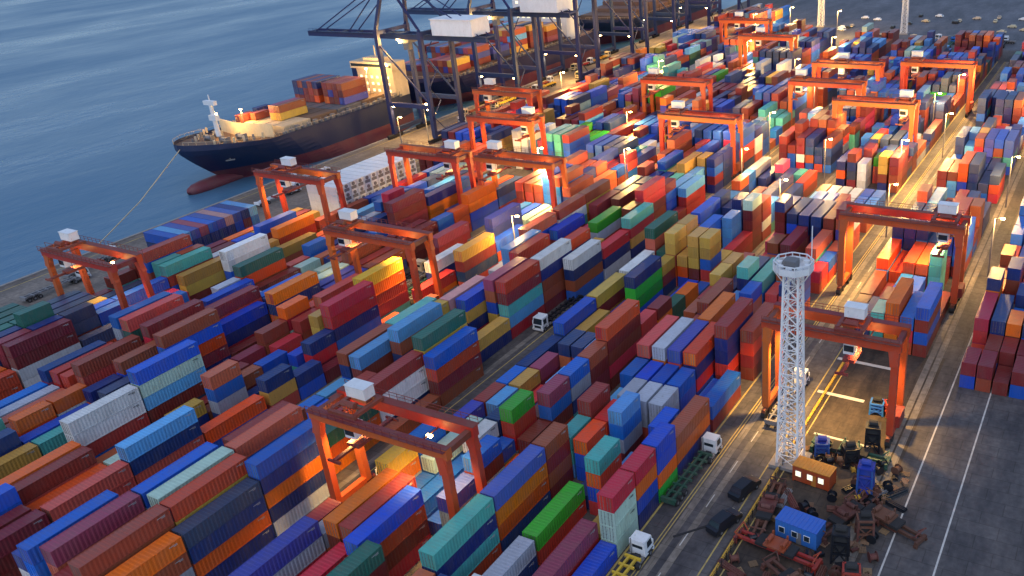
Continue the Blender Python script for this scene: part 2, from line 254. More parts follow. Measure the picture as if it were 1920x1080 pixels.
def marked(L):
    mb=container_body(L); Ln=F(L); mb.cur=1; x=.045
    mb.box(x-.02,Ln-1.9,2.04,x,Ln-.75,2.12); mb.box(x-.02,Ln-1.3,1.86,x,Ln-.75,1.93)
    return mb
BODY={L:marked(L) for L in(20,40)}
MESH={}; DOOR={}
def cmesh(k,L):
    if (k,L) not in MESH:
        MESH[k,L]=BODY[L].mesh('container_body_%s_%d'%(k,L),[MC[k],M['mark' if k not in('white','cream','pale') else 'dark']])
        DOOR[k]=[door_mb(s).mesh('container_door_'+k,[MC[k],M['steel']]) for s in(-1,1)] if k not in DOOR else DOOR[k]
    return MESH[k,L]
# blocks: (rightmost column's right edge, pitch, columns, first bay y)
BL={'B0':(-25.0,2.75,6,60.0),'B1':(-51.9,3.02,6,59.9),'B2':(-74.6,2.85,6,58.5),'B3':(-100.6,3.2,6,49.4),'B4':(-127.3,3.15,6,45.5),'B5':(-151.2,3.25,7,44.5),'B6':(-182.0,3.15,7,44.5),'BR':(-1.0,2.8,6,52.0)}
PY=6.35
WANT=dict()
S=SPECS
cells={}   # (block,col,j) -> [len,h,colours top-down, visible count, specified]
camR=camo.matrix_world.to_3x3()
def unproj(px,py,h):
    d=camR@Vector(((px-CX)/F_PX,-(py-CY)/F_PX,-1)); return d*(h/-d.z)
def proj(p):
    v=camR.transposed()@(Vector(p)-Vector((0,0,CAM_H))); return (CX+F_PX*v.x/-v.z,CY-F_PX*v.y/-v.z,-v.z)
def occupied(bk,c,j,ln): 
    return any((bk,c,jj) in cells and (jj+(2 if cells[bk,c,jj][0]==40 else 1)>j) for jj in(j-1,j)) or (ln==40 and (bk,c,j+1) in cells)
for sp in S:
    k,px,py,ln,h,cl=sp[:6]
    best=None
    for hh in(h,h-1,h+1):
        if hh<max(1,len(cl)) or hh>5: continue
        v=unproj(px,py,CAM_H-CH*hh); x,y=v.x,v.y
        if k=='F': y-=F(ln)
        for bk,(x0,p,n,y0) in BL.items():
            for cc in range(n):
                X=x0-cc*p
                if abs(X-x)>9: continue
                j0=round((y-y0)/PY)
                for j in(j0-1,j0,j0+1):
                    Y=y0+j*PY
                    if occupied(bk,cc,j,ln): continue
                    q=proj((X,Y+(0 if k=='N' else F(ln)),hh*CH)); e=math.hypot(q[0]-px,q[1]-py)+5*abs(hh-h)
                    if best is None or e<best[0]: best=(e,bk,cc,j,hh,y)
    if best is None or best[0]>60: print('spec not placed',sp[:5],cl[0],best); continue
    if best[0]>24: print('spec off',sp[:5],cl[0],best)
    e,bk,cc,j,hh,yw=best
    cells[bk,cc,j]=[ln,hh,list(cl),len(cl),True]; WANT[bk,cc,j]=yw
PW=dict(maroon=13,brown=17,navy=14,blue=16,coral=9,orange=8,tan=8,red=8,green=1.3,teal=4,white=3,grey=4,indigo=3,sky=4,dgreen=2,mauve=2,crimson=3,pale=2,slate=2)
PK,PV=list(PW),list(PW.values())
PF=[v*(1.7 if k in('navy','blue','maroon','indigo','slate') else 1.2 if k in('brown','sky') else .7) for k,v in PW.items()]
rnd=random.Random(11)
def pick(near=None,far=False):
    if near and rnd.random()<.42: return near
    return rnd.choices(PK,PF if far else PV)[0]
YEND=dict(B0=436,B1=436,B2=440,B3=440,B4=425,B5=462,B6=520,BR=420)
YBEG=dict(B0=147,B1=40,B2=40,B3=25,B4=25,B5=25,B6=25,BR=140)
GAPS={'B0':[(225,236)],'B1':[(225,232)],'B2':[(232,240)],'B3':[],'B4':[(121,160)],'B5':[(196,210)],'B6':[(150,205)],'BR':[]}
def spec_at(bk,c,j):
    for jj in(j,j-1):
        e=cells.get((bk,c,jj))
        if e and (jj==j or e[0]==40): return e
    return None
for bk,(x0,p,n,y0) in BL.items():
    j0=math.ceil((YBEG[bk]-y0)/PY); j0-=j0%2
    for jb in range(j0,int((YEND[bk]-y0)/PY),2):
        yb=y0+jb*PY
        ing=any(a_<=yb<=b_ for a_,b_ in GAPS[bk])
        if ing and bk!='B6': continue
        base=rnd.choice([2,3,3,4,4,5]) if yb>150 else rnd.choice([2,3,3,4]); p20=.6 if bk in('B1','B2','BR') else .22
        prev=None
        for c in range(3 if ing else n):
            sp2=[(bk,c,jb) in cells,(bk,c,jb+1) in cells]
            e40=cells.get((bk,c,jb)); 
            if e40 and e40[0]==40: prev=e40[2][0]; continue
            slots=[(jb,40)] if not any(sp2) and not spec_at(bk,c,jb) and not spec_at(bk,c,jb+1) and rnd.random()>p20 else [(jb,20),(jb+1,20)]
            for j,ln in slots:
                if (bk,c,j) in cells or spec_at(bk,c,j): continue
                cap=5
                for jj in range(j,j+(2 if ln==40 else 1)):
                    for dc in range(1,n):                           # do not hide the visible layers of a stack to the left
                        e=spec_at(bk,c+dc,jj) if c+dc<n else None
                        if e and e[4]: cap=min(cap,max(0,e[1]-e[3]+(dc-1))) 
                    for dj in(1,2):                                 # nor the stack behind
                        e=spec_at(bk,c,jj+dj)
                        if e and e[4]: cap=min(cap,e[1]-(1 if rnd.random()<.6 else 0))
                if bk=='B6' and 116<yb<205: cap=min(cap,2)
                h=max(0,min(cap,base+rnd.choice([-1,-1,0,0,0,0,0,1])-(1 if bk=='B0' and yb<200 else 0)))
                if yb>150 and rnd.random()<.06: h=0
                if h>0:
                    cl=[]
                    for i in range(h): cl.append(pick(cl[-1] if cl else prev,yb>175))
                    prev=cl[0]; cells[bk,c,j]=[ln,h,cl,0,False]
# along each column let specified stacks sit where the photo has them, then push overlaps apart
YY={}
for bk,(x0,p,n,y0) in BL.items():
    for c in range(n):
        seq=sorted((j,e[0]) for (b2,c2,j),e in cells.items() if b2==bk and c2==c)
        if not seq: continue
        want=[]
        for j,ln in seq:
            g_=y0+j*PY; wv=WANT.get((bk,c,j)); want.append(g_ if wv is None else g_+max(-2.6,min(2.6,.75*(wv-g_))))
        wt=[1. if (bk,c,j) in WANT else .12 for j,_ in seq]; ys=list(want)
        for it in range(400):
            for i in range(len(seq)-1):
                ov=ys[i]+F(seq[i][1])+.3-ys[i+1]
                if ov>0: a1=wt[i+1]/(wt[i]+wt[i+1]); ys[i]-=ov*a1; ys[i+1]+=ov*(1-a1)
        for (j,ln),yv in zip(seq,ys): YY[bk,c,j]=yv
LIST=[]
for (bk,c,j),e in sorted(cells.items()):
    ln,h,cl,vis,spd=e; x0,p,n,y0=BL[bk]; X=x0-c*p; Y=YY[bk,c,j]
    r2=random.Random(hash((ord(bk[1]),c,j)))
    X+=r2.uniform(-.07,.07); Y+=r2.uniform(-.06,.06)
    full=list(cl)+[r2.choices(PK,PV)[0] for _ in range(h-len(cl))]
    for lv in range(h): LIST.append((bk,c,j,ln,h,lv,full[h-1-lv],X,Y,full))
def hmin(bk,c,j):
    e=spec_at(bk,c,j) if 0<=c<BL[bk][2] else None
    return e[1] if e else 0
scored=[]
for i,it in enumerate(LIST):
    bk,c,j,ln,h,lv,k,X,Y,full=it; js=range(j,j+(2 if ln==40 else 1)); Ln=F(ln)
    v=Vector((X-1.2,Y+Ln/2,lv*CH+1.3-CAM_H)); d=v.length; v/=d
    u=proj((X-1.2,Y+Ln/2,lv*CH+1.3))
    if not(-40<u[0]<1960 and -40<u[1]<1120): continue
    sc=0
    if lv==h-1: sc+=CW*Ln*abs(v.z)
    sc+=sum((hmin(bk,c-1,jj)<=lv) for jj in js)/len(js)*Ln*CH*abs(v.x)
    hn=hmin(bk,c,j-1); sc+=(CW*CH*abs(v.y)) if hn<=lv else 0
    scored.append((sc*F_PX**2/d**2,i))
scored.sort(reverse=True); chosen={i for s,i in scored[:236]}
ORD=['first','second','third','fourth','fifth','sixth','seventh','eighth','ninth','tenth','eleventh','twelfth','thirteenth','fourteenth','fifteenth','sixteenth','seventeenth','eighteenth','nineteenth','twentieth']+['twenty-'+o for o in('first','second','third','fourth','fifth','sixth','seventh','eighth','ninth')]
BN={'B1':('left of right-hand road',0),'B2':('right of middle lane',1),'B3':('left of middle lane',0),'B4':('right of left lane',1),'B5':('left of left lane',0),'B6':('quayside of white reefers',0),'B0':('under right-hand cranes',0),'BR':('at the far right edge',0)}
used=set()
for i in sorted(chosen):
    bk,c,j,ln,h,lv,k,X,Y,full=LIST[i]
    o=bpy.data.objects.new('shipping_container',cmesh(k,ln)); col.objects.link(o); o.location=(X,Y,lv*CH+.02)
    for dm in DOOR[k]:
        dobj=bpy.data.objects.new('door',dm); col.objects.link(dobj); dobj.parent=o
    nm,rev=BN[bk]; cc=(BL[bk][2]-1-c) if rev else c
    y0=BL[bk][3]; bay=max(0,j-math.floor((25-y0)/PY)); bay=bay//2
    half=' half' if (ln==20 and j%2) else ''
    pos='topmost' if lv==h-1 else ('%s from top'%ORD[h-1-lv])
    lab='%s %s container %s, %s column %s, %s bay%s'%(WORD[k],'short' if ln==20 else 'long',pos,ORD[cc],nm,ORD[min(bay,28)],' rear' if half else '')
    tag(o,lab,'container','shipping containers stacked in the yard blocks')
rest=MB(); ck=list(PAL); rr=random.Random(3)
for i,it in enumerate(LIST):
    if i in chosen: continue
    bk,c,j,ln,h,lv,k,X,Y,full=it; rest.cur=ck.index(k); rest.tint=rr.random()
    rest.box(X-CW,Y,lv*CH+.04,X,Y+F(ln),(lv+1)*CH-.02)
    if Y<230 and hmin(bk,c,j-1)<=lv:
        rest.cur=ck.index(k)
        for dx in(.35,.85,1.6,2.1): rest.box(X-dx-.03,Y-.05,lv*CH+.2,X-dx+.03,Y,(lv+1)*CH-.2)
tag(rest.build('distant_shipping_containers',[MCR[k] for k in ck]),'mass of further stacked shipping containers in many colours across the yard','containers',kind='stuff')
print('containers',len(LIST),'individual',len(chosen),'min score',scored[295][0] if len(scored)>295 else None)
# ---------------------------------------------------------------- rubber-tyred gantry cranes
def rtg_proto():
    W,D,H=24.0,6.3,18.6; hw,hd=W/2,D/2
    root=empty('gantry_crane',(0,0,0),'x','gantry crane','red gantry cranes spanning the container blocks')
    for sx in(-1,1):
        for sy in(-1,1):
            mb=MB(); mb.bar((sx*hw,sy*hd,1.9),(sx*hw,sy*(hd-.25),H-1.4),1.0,1.25,up=(1,0,0))
            mb.bar((sx*hw,sy*(hd-.05),H-4),(sx*(hw-.5),sy*(hd-.25),H-1.3),1.5,1.05,up=(0,1,0)); mb.build('leg',M['rtg'],root)
            wb=MB()
            for k in(-.95,.95):
                wb.tube((sx*hw-.45,sy*hd+k,.78),(sx*hw+.45,sy*hd+k,.78),.78,10)
            o=wb.build('wheel',M['dark'],root); MB().box(sx*hw-.35,sy*hd-1.5,1.0,sx*hw+.35,sy*hd+1.5,1.9).build('bogie',M['rtgd'],o)
        MB().box(sx*hw-.5,-hd+.5,1.55,sx*hw+.5,hd-.5,2.5).build('sill_beam',M['rtg'],root)
        mb=MB(); mb.box(sx*hw-.45,-hd+.5,H-1.3,sx*hw+.45,hd-.5,H-.35); mb.build('end_beam',M['rtgd'],root)
    for sy in(-1,1):
        gm=MB(); gm.box(-hw-.9,sy*(hd-.3)-.55,H-1.5,hw+.9,sy*(hd-.3)+.55,H+.1); o=gm.build('girder',M['rtg'],root)
        wk=MB(); yy=sy*(hd+.75); g0,g1=sorted((sy*(hd-.3)-.5,sy*(hd-.3)+.5)); wk.box(-hw-.85,g0,H+.105,hw+.85,g1,H+.17); wk.box(-hw-.8,min(yy,sy*(hd+.27)),H-.05,hw+.8,max(yy,sy*(hd+.27)),H+.05)
        for i in range(18): x=-hw-.6+i*(W+1.2)/17; wk.bar((x,yy,H),(x,yy,H+1.05),.06)
        wk.bar((-hw-.6,yy,H+1.05),(hw+.6,yy,H+1.05),.07); wk.bar((-hw-.6,yy,H+.55),(hw+.6,yy,H+.55),.05)
        wk.build('walkway',M['rtgd'],o)
    ld=MB(); ld.bar((-hw-.9,-hd,2),(-hw-.9,-hd+.2,H),.08); ld.bar((-hw-.9,-hd+.5,2),(-hw-.9,-hd+.7,H),.08)
    for i in range(26): ld.bar((-hw-.9,-hd,2.5+i*.6),(-hw-.9,-hd+.5,2.5+i*.6),.05)
    ld.build('ladder',M['steel'],root)
    eb=MB().box(hw-1.0,-1.8,2.5,hw+1.3,1.6,4.6); eb.build('engine_box',M['rtgd'],root)
    t=MB(); t.box(-2.6,-hd+.2,H+.1,2.6,-hd+.8,H+.7); t.box(-2.6,hd-.8,H+.1,2.6,hd-.2,H+.7); t.box(-2.6,-hd+.8,H+.3,-1.9,hd-.8,H+.8); t.box(1.9,-hd+.8,H+.3,2.6,hd-.8,H+.8)
    t.tube((-1.2,-1.2,H+1.2),(1.2,-1.2,H+1.2),.5,8); t.box(-1.5,.6,H+.6,1.5,1.8,H+1.5); t.box(-1.9,-1.0,H+.6,1.9,-.6,H+.9)
    for xx in(-2.5,2.5): t.bar((xx,-hd+.3,H+.7),(xx,-hd+.3,H+1.8),.08)
    t.bar((-2.5,-hd+.3,H+1.8),(2.5,-hd+.3,H+1.8),.08)
    tr=t.build('trolley',M['rtgd'],root)
    hs=MB(); hs.box(-1.9,.3,H+1.3,1.8,2.3,H+3.1); hs.box(-2.0,.2,H+3.1,1.9,2.4,H+3.2); hs.build('machinery_house',M['white'],tr)
    cb=MB().box(-1.0,-hd+.9,H-4.0,1.0,-hd+2.9,H-1.7); cb.build('operator_cab',M['white'],tr); MB().box(-.9,-hd+.86,H-3.5,.9,-hd+.9,H-2.4).build('cab_window',M['glass'],tr)
    sp=MB()
    for sx in(-1,1):
        for sy in(-1,1): sp.bar((sx*1.3,sy*1.0,13.6),(sx*1.0,sy*.7,H+.3),.07)
    sp.build('hoist_rope',M['cable'],tr)
    s2=MB(); s2.box(-.9,-5.0,9.4,.9,5.0,9.9) if False else s2.box(-1.1,-2.2,13.0,1.1,2.2,13.6); s2.box(-1.2,-6.0,12.8,1.2,-5.7,13.2); s2.box(-1.2,5.7,12.8,1.2,6.0,13.2); s2.box(-.3,-5.8,12.9,.3,5.8,13.3)
    s2.build('spreader',M['rtgd'],tr)
    return root
RT=[ # centre x, front y, trolley offset, label, lamps power
 (-84.2,69.2,-6.5,'orange gantry crane nearest the bottom edge with white house at its left end',9000),
 (-34.6,119.3,3.4,'orange gantry crane over the empty yard, partly behind the white lattice mast',14000),
 (-139.4,124,-9.2,'red gantry crane with yellow lit legs left of centre over the lorry yard',16000),
 (-193.3,149.7,-3.5,'red gantry crane at the quay end beside the white reefer stack',5000),
 (-170.5,176.8,8.0,'dark red gantry crane just behind the white reefer stack',7000),
 (-141.2,180,-9.0,'orange gantry crane over the brightly lit yellow containers',26000),
 (-172.2,215.4,8.5,'red gantry crane standing before the lit apron, nearer of two in line',9000),
 (-195.2,247.5,-8.0,'red gantry crane by the quay cranes, farther of two in line',9000),
 (-112.6,234.5,-8.0,'dark red gantry crane in the upper middle, nearer of the close pair',9000),
 (-142.0,277.5,-9.5,'dark red gantry crane in the upper middle, farther of the close pair',6000),
 (-36.0,170.4,8.5,'bright orange gantry crane at the right edge above the yellow lit containers',16000),
 (-89.2,287,-9.6,'red gantry crane with long pale lit left leg in the upper right',12000),
 (-66.8,265,9.0,'red gantry crane upper right over orange containers, white house at right',14000),
 (-91.0,318,-2,'red gantry crane upper right behind the yellow topped containers',9000),
 (-141,366.5,-4,'small red gantry crane far away near the top edge, nearer of two',9000),
 (-168,407,-4,'small red gantry crane far away near the top edge, farther of two',9000),
 (-60,326,-8,'tall red gantry crane in the far right corner beside the parked vehicles',3000),
 (-192.3,92.0,-8.5,'red gantry crane farthest left, standing among containers near the quay edge',5000),
]
proto=rtg_proto()
for i,(cx,fy,off,lab,pw) in enumerate(RT):
    o=proto if i==0 else copy_tree(proto)
    o.location=(cx,fy+3.15,0); o['label']=lab
    if 'lattice mast' in lab: o.scale.x=.885; o.location.x-=.5
    for ch in o.children:
        if ch.name.startswith('trolley'): ch.location.x=off
for i,(cx,fy,off,lab,pw) in enumerate(RT):
    o=[q for q in col.objects if q.get('label')==lab][0]
    MB().bar((-9,-2.9,17.2),(-9,2.9,17.2),.18).build('lamp_bar',M['rtgd'],o); MB().bar((6.5,-2.9,17.2),(6.5,2.9,17.2),.18).build('lamp_bar',M['rtgd'],o)
    lampl(o,(-9.0,-.4,17.0),pw*(2.1 if fy<185 else 1.1),spot=True); lampl(o,(6.5,.4,17.0),pw*(1.7 if fy<185 else .9),spot=True)
# ---------------------------------------------------------------- quay cranes
def sts_proto():
    root=empty('quay_crane',(0,0,0),'x','quay crane','navy ship-to-shore quay cranes'); XW,XL,D,HB=-242.6,-222.6,16.0,37.0
    for y in(0,D):
        for x,x2 in((XW,XW),(XL,XL+.6)):
            MB().bar((x,y,1.4),(x2,y,HB+3),1.5,1.5,up=(0,1,0)).build('leg',M['sts'],root)
        MB().bar((XW,y,13),(XL,y,13),1.2,1.5).build('portal_beam',M['sts'],root)
        MB().bar((XW,y,HB-2),(XL,y,14),.5).build('diagonal_brace',M['sts'],root)
        MB().bar((XW,y+(1 if y==0 else -1)*.0,HB+3),(XW+5,y+(3 if y==0 else -3),HB+21),1.1).build('mast_leg',M['sts'],root)
        MB().bar((XW+5,y+(3 if y==0 else -3),HB+21),(XL+.6,y,HB+3),.7).build('back_stay',M['sts'],root)
    for x in(XW,XL):
        MB().bar((x,0,3),(x,D,3),1.2,1.4).build('sill_beam',M['sts'],root)
        MB().bar((x,0,HB+2),(x,D,HB+2),1.0,1.3).build('cross_beam',M['sts'],root)
        for y in(0,D):
            wb=MB()
            for k in range(-3,4): wb.tube((x-.35,y+k*1.1,.55),(x+.35,y+k*1.1,.55),.5,8)
            wb.box(x-.5,y-3.8,.7,x+.5,y+3.8,1.5); wb.build('wheel_bogie',M['dark'],root)
    for y in(D/2-2.6,D/2+2.6):
        MB().bar((-283.5,y,HB),(XW-1,y,HB),1.0,1.9).build('boom',M['sts'],root)
        MB().bar((XW-1,y,HB),(-197,y,HB),1.0,1.9).build('trolley_girder',M['sts'],root)
        sy=MB(); a=(XW+5,D/2+(y-D/2)*1.5,HB+21)
        sy.bar(a,(-279,y,HB+1),.35); sy.bar(a,(-262,y,HB+1),.35); sy.bar((XW+5,y,HB+21),(-200,y,HB+1),.3); sy.build('boom_stay',M['sts'],root)
    cr=MB()
    for k in range(12): x=-283+k*7.8; cr.bar((x,D/2-2.6,HB+.6),(x,D/2+2.6,HB+.6),.5)
    for k in range(44): x=-282+k*2; cr.bar((x,D/2-3.6,HB+.9),(x,D/2-3.6,HB+2),.06)
    cr.bar((-282,D/2-3.6,HB+2),(-197,D/2-3.6,HB+2),.08); cr.box(-283,D/2-3.7,HB+.85,-197,D/2-3.1,HB+.95); cr.build('walkway',M['sts'],root)
    mt=MB(); mt.bar((XW+5,3,HB+21),(XW+5,D-3,HB+21),1.0); mt.build('apex_beam',M['sts'],root)
    hs=MB(); hs.box(-219,D/2-5,HB+1.2,-201,D/2+5,HB+6.6); hs.box(-219.3,D/2-5.3,HB+6.6,-200.7,D/2+5.3,HB+6.9); hs.build('machinery_house',M['white'],root)
    tl=MB(); tl.box(-238,D/2-2.4,HB-2.4,-233,D/2+2.4,HB-1.0); tl.box(-235,D/2-3.4,HB-4.6,-232.6,D/2-1.4,HB-2.4); tl.build('trolley',M['steel'],root)
    st=MB()
    for i in range(6): st.bar((XL+1,(0 if i%2 else 5),4+i*5.3),(XL+1,(5 if i%2 else 0),4+(i+1)*5.3),.4,.15)
    st.build('stairway',M['sts'],root)
    return root
sp0=sts_proto()
ST=[(240.0,'nearest navy quay crane with long boom reaching over the dark ship',30000),(293.5,'second navy quay crane from the ship bow, boom over second ship',30000),(342,'third navy quay crane from the ship bow, house glowing at top edge',40000),(392,'fourth navy quay crane from the ship bow at the top edge',40000),(440,'fifth navy quay crane from the ship bow beyond the lit quay',40000),(486,'sixth navy quay crane from the ship bow at the far top',40000),(532,'farthest navy quay crane at the very top of the quay',40000)]
for i,(y,lab,pw) in enumerate(ST):
    o=sp0 if i==0 else copy_tree(sp0); o.location=(0,y,0); o['label']=lab
for (y,lab,pw) in ST:
    o=[q for q in col.objects if q.get('label')==lab][0]
    lampl(o,(-238,5.4,35.85),pw*.45,r=.8); lampl(o,(-224,0,12.05),pw*.55,r=.8,spot=True); lampl(o,(-228,10.6,35.85),pw*.6,r=.8,spot=True); lampl(o,(-240.8,0,12.05),pw*.15,r=.8,spot=True)
# ---------------------------------------------------------------- ships
def interp(t,tab):
    for (a0,b0),(a1,b1) in zip(tab,tab[1:]):
        if t<=a1: u=(t-a0)/(a1-a0); u=max(0,u); return b0+(b1-b0)*u
    return tab[-1][1]
def hull_mb(y0,y1,xs,beam,deck,bowz,zlo,zhi,inner=0):
    """skin between heights zlo..zhi; half breadth shrinks to the stem"""
    xc=xs-beam/2; hb=beam/2; ys=[y0+t for t in(0,.7,1.6,3,5,8,12,17,23,30,38,46)]+[y0+46+(y1-12-y0-46)*k/8 for k in range(1,9)]+[y1-8,y1-4,y1]
    zs=[zlo+(zhi-zlo)*k/6 for k in range(7)]
    RK=15.0
    def stem(z): zz=max(0,min(1,(z+1.5)/(deck+1.5))); return y0+RK*(1-zz)**1.15
    def half(y,z):
        zz=max(0,min(1,(z+1.5)/(deck+1.5))); t=y-stem(z)
        if t<=0: return 0.
        L=26+16*(1-zz); u=min(1,t/L); v=hb*math.sin(u*math.pi/2)**(.6+.5*(1-zz))
        e=(y1-y)/14
        return v*(1 if e>=1 else (.78+.22*e))
    def top(y): t=y-y0; return deck+(bowz-deck)*max(0,1-max(0,t)/24.)
    mb=MB(); rows=[]; n=14
    for y in ys:
        t=(y-y0)/(y1-y0); r=[]
        for sg in(1,-1):
            q=[]
            for k in range(7):
                zt=top(y) if zhi>=deck else zhi
                z=zlo+(zt-zlo)*k/6; st=stem(z); yy=st+(y1-st)*t; q.append((xc+sg*half(yy,z),yy,z))
            r+=q if sg>0 else q[::-1]
        rows.append(r)
    vs=[p for r in rows for p in r]; fs=[]
    for i in range(len(rows)-1):
        for k in range(6): fs.append((i*n+k,(i+1)*n+k,(i+1)*n+k+1,i*n+k+1)); fs.append((i*n+7+k,(i+1)*n+7+k,(i+1)*n+8+k,i*n+7+k+1))
    mb.add(vs,fs); b=(len(rows)-1)*n; mb.add([vs[b+k] for k in range(n)],[tuple(range(n))])
    return mb,half,top,ys,xc
def ship(name,y0,y1,xs,beam,deck,bowz,label,bulb=True):
    root=empty(name,(0,0,0),label,'cargo ship','cargo ships moored along the quay')
    mb,half,top,ys,xc=hull_mb(y0,y1,xs,beam,deck,bowz,3.5,deck); mb.build('hull',M['hull'],root,smooth=False)
    m2,_,_,_,_=hull_mb(y0,y1,xs+.03,beam,deck,bowz,-3.5,3.5)
    m2.build('boot_topping',M['boot'],root)
    if bulb:
        bb=MB(); pr=[(-2.2,.25),(-1.6,1.3),(-.4,2.0),(2,2.4),(6,2.5),(12,2.4)]; n=10; vs=[]
        for dy,r in pr: vs+=[(xc+r*1.15*math.cos(t*2*math.pi/n),y0+2+dy*1.4,-.6+r*math.sin(t*2*math.pi/n)) for t in range(n)]
        bb.add(vs,[tuple(range(n))]+[(i*n+k,i*n+(k+1)%n,(i+1)*n+(k+1)%n,(i+1)*n+k) for i in range(len(pr)-1) for k in range(n)]); bb.build('bulbous_bow',M['boot'],root,smooth=True)
    dk=MB(); vs=[];
    for y in ys: z=top(y)-1.0; h=max(0,half(y,z)-.15); vs+=[(xc-h,y,z),(xc+h,y,z)]
    dk.add(vs,[(2*i,2*i+1,2*i+3,2*i+2) for i in range(len(ys)-1)]); dk.build('deck',M['deck'],root)
    rl=MB()
    for sg in(-1,1):
        pts=[Vector((xc+sg*max(.1,half(y,top(y))-.12),y,top(y))) for y in ys if y>y0+.5]
        for p,q in zip(pts,pts[1:]):
            rl.bar(p+Vector((0,0,1.0)),q+Vector((0,0,1.0)),.09); k=max(1,int((q-p).length/2.5))
            for i in range(k): u=p.lerp(q,i/k); rl.bar(u,u+Vector((0,0,1.0)),.08)
    rl.build('railing',M['cream'],root)
    return root,half,top,xc
s1,half,top,xc=ship('cargo_ship',168.3,263.0,-250.0,33.0,12.4,15.2,'dark navy ship with red waterline, white foremast and lit foredeck, bow at left')
ms=MB(); ms.tube((xc,184,14),(xc,184,25.5),.85,8,r2=.6); ms.box(xc-2.6,183.3,24.6,xc+2.6,184.7,26.0); ms.bar((xc,184,26),(xc,184,28),.25); ms.box(xc-1.7,183.2,19.4,xc+1.7,184.8,21.2)
ms.build('foremast',M['white'],s1)
an=MB(); an.bar((xc+8.6,180.5,10.5),(xc+8.0,180.0,7.6),.35); an.bar((xc+7.2,179.0,7.6),(xc+9.0,181.2,7.6),.4); an.build('anchor',M['steel'],s1)
bw=MB(); bw.bar((xc-13.5,195,14),(xc,191.5,14.3),.35,4.4); bw.bar((xc,191.5,14.3),(xc+13.5,195,14),.35,4.4)
for k in range(-6,7): bw.bar((xc+k*2.1,193.2+abs(k)*.5,12),(xc+k*2.1,192.0+abs(k)*.5,16.2),.2)
bw.build('breakwater',M['cream'],s1)
for x,y in((xc-4,183),(xc+4,183),(xc-6,188),(xc+6,188)):
    wn=MB(); wn.tube((x-1.4,y,13.4),(x+1.4,y,13.4),.8,8); wn.box(x-1.8,y-.9,11.8,x-1.4,y+.9,14.3); wn.box(x+1.4,y-.9,11.8,x+1.8,y+.9,14.3); wn.build('windlass',M['steel'],s1)
for k in range(12): xx=xc+(4.2+k*.9)*(1 if k%2 else -1); MB().tube((xx,177+k*1.2,12.8),(xx,177+k*1.2,14.6),.4,6).build('bollard',M['cream' if k%3 else 'steel'],s1)
for k in range(4):
    y=200+k*12.4
    if k<4: hb_=MB(); hb_.box(xc-13.5,y,11.5,xc+13,y+11.8,13.9); [hb_.box(xc-13.5+i*5.2,y-.02,13.9,xc-13.2+i*5.2,y+11.6,14.05) for i in range(6)]; hb_.build('hatch_cover',M['cream' if k<1 else ('deck','steel','deck')[k-1]],s1)
ls=MB()
for k in range(22): y=198+k*2.7; ls.box(-252.4,y,11.6,-251.2,y+1.5,12.6+(k%3)*.5); ls.bar((-251.0,y,11.6),(-251.0,y,13.9),.16)
ls.build('lashing_bridge',M['steel'],s1)
ac=MB(); ac.box(xc-4,253.5,11.6,xc+14.8,261.0,22.6); ac.box(xc-6,252.5,22.6,xc+15.9,260.0,25.2); ac.box(xc,254,25.2,xc+10,259,26.6); ac.tube((xc+5,256,26.6),(xc+5,256,31),.25,6)
sa=ac.build('accommodation',M['cream'],s1)
for z in(13.6,16.2,18.8):
    for k in range(6): MB().box(xc-2.5+k*2.8,253.4,z,xc-1.4+k*2.8,253.497,z+1.0).build('window',M['window'],sa)
MB().box(xc-5.5,252.4,23.4,xc+15.4,252.497,24.5).build('bridge_window',M['glass'],sa)
fn=MB(); fn.box(xc-11,257.5,11.6,xc-5.5,262,24); fn.build('funnel',M['sts'],s1)
s2,half2,top2,xc2=ship('cargo_ship',268.0,410.0,-250.0,40.0,12.0,15.0,'second dark ship farther along the quay, behind the navy crane legs',bulb=False)
ac=MB(); ac.box(xc2-15,380,11,xc2+17,392,34); ac.box(xc2-19,379.5,34,xc2+19,390,37.5); a2=ac.build('accommodation',M['white'],s2)
wd=MB()
for z in(15,18.5,22,25.5,29):
    for k in range(9): wd.box(xc2-13+k*3.2,379.9,z,xc2-11.6+k*3.2,380,z+1.2)
wd.build('window',M['window'],a2)
for k in range(8): y=290+k*11.3; hb_=MB(); hb_.box(xc2-16,y,11,xc2+16,y+10.8,13.2); hb_.build('hatch_cover',M['deck'],s2)
ls=MB()
for k in range(36): y=284+k*2.7; ls.box(-252.2,y,11.0,-251.2,y+1.5,12.2+(k%3)*.5); ls.bar((-250.9,y,11),(-250.9,y,13.6),.16)
ls.build('lashing_bridge',M['steel'],s2)
s3,_,_,xc3=ship('cargo_ship',420.0,570.0,-250.0,40.0,12.0,15.0,'third dark ship at the far top beyond the other two',bulb=False)
for k in range(8): y=445+k*13.; hb_=MB(); hb_.box(xc3-16,y,11,xc3+16,y+12,13.2+(k*7)%5); hb_.build('hatch_cover',M['deck'],s3)
ac=MB(); ac.box(xc3-15,552,11,xc3+17,562,36); ac.build('accommodation',M['cream'],s3)
def put(k,L,x,y,z,lab,group,rz=0,nm='shipping_container',cat='container'):
    o=bpy.data.objects.new(nm,cmesh(k,L)); col.objects.link(o); o.location=(x,y,z); o.rotation_euler.z=rz
    for dm in DOOR[k]: d=bpy.data.objects.new('door',dm); col.objects.link(d); d.parent=o
    return tag(o,lab,cat,group)
lampl(s1,(xc,185.1,21.3),9000); lampl(s1,(xc-6,199,19),9000); lampl(s1,(xc+8,247,24),9000); lampl(s1,(xc+12,252.2,25.4),5000)
for q in((xc-6,199,18.8),(xc+8,247,23.8)): MB().tube((q[0],q[1],11.4),q,.14,6).build('lamp_post',M['steel'],s1)
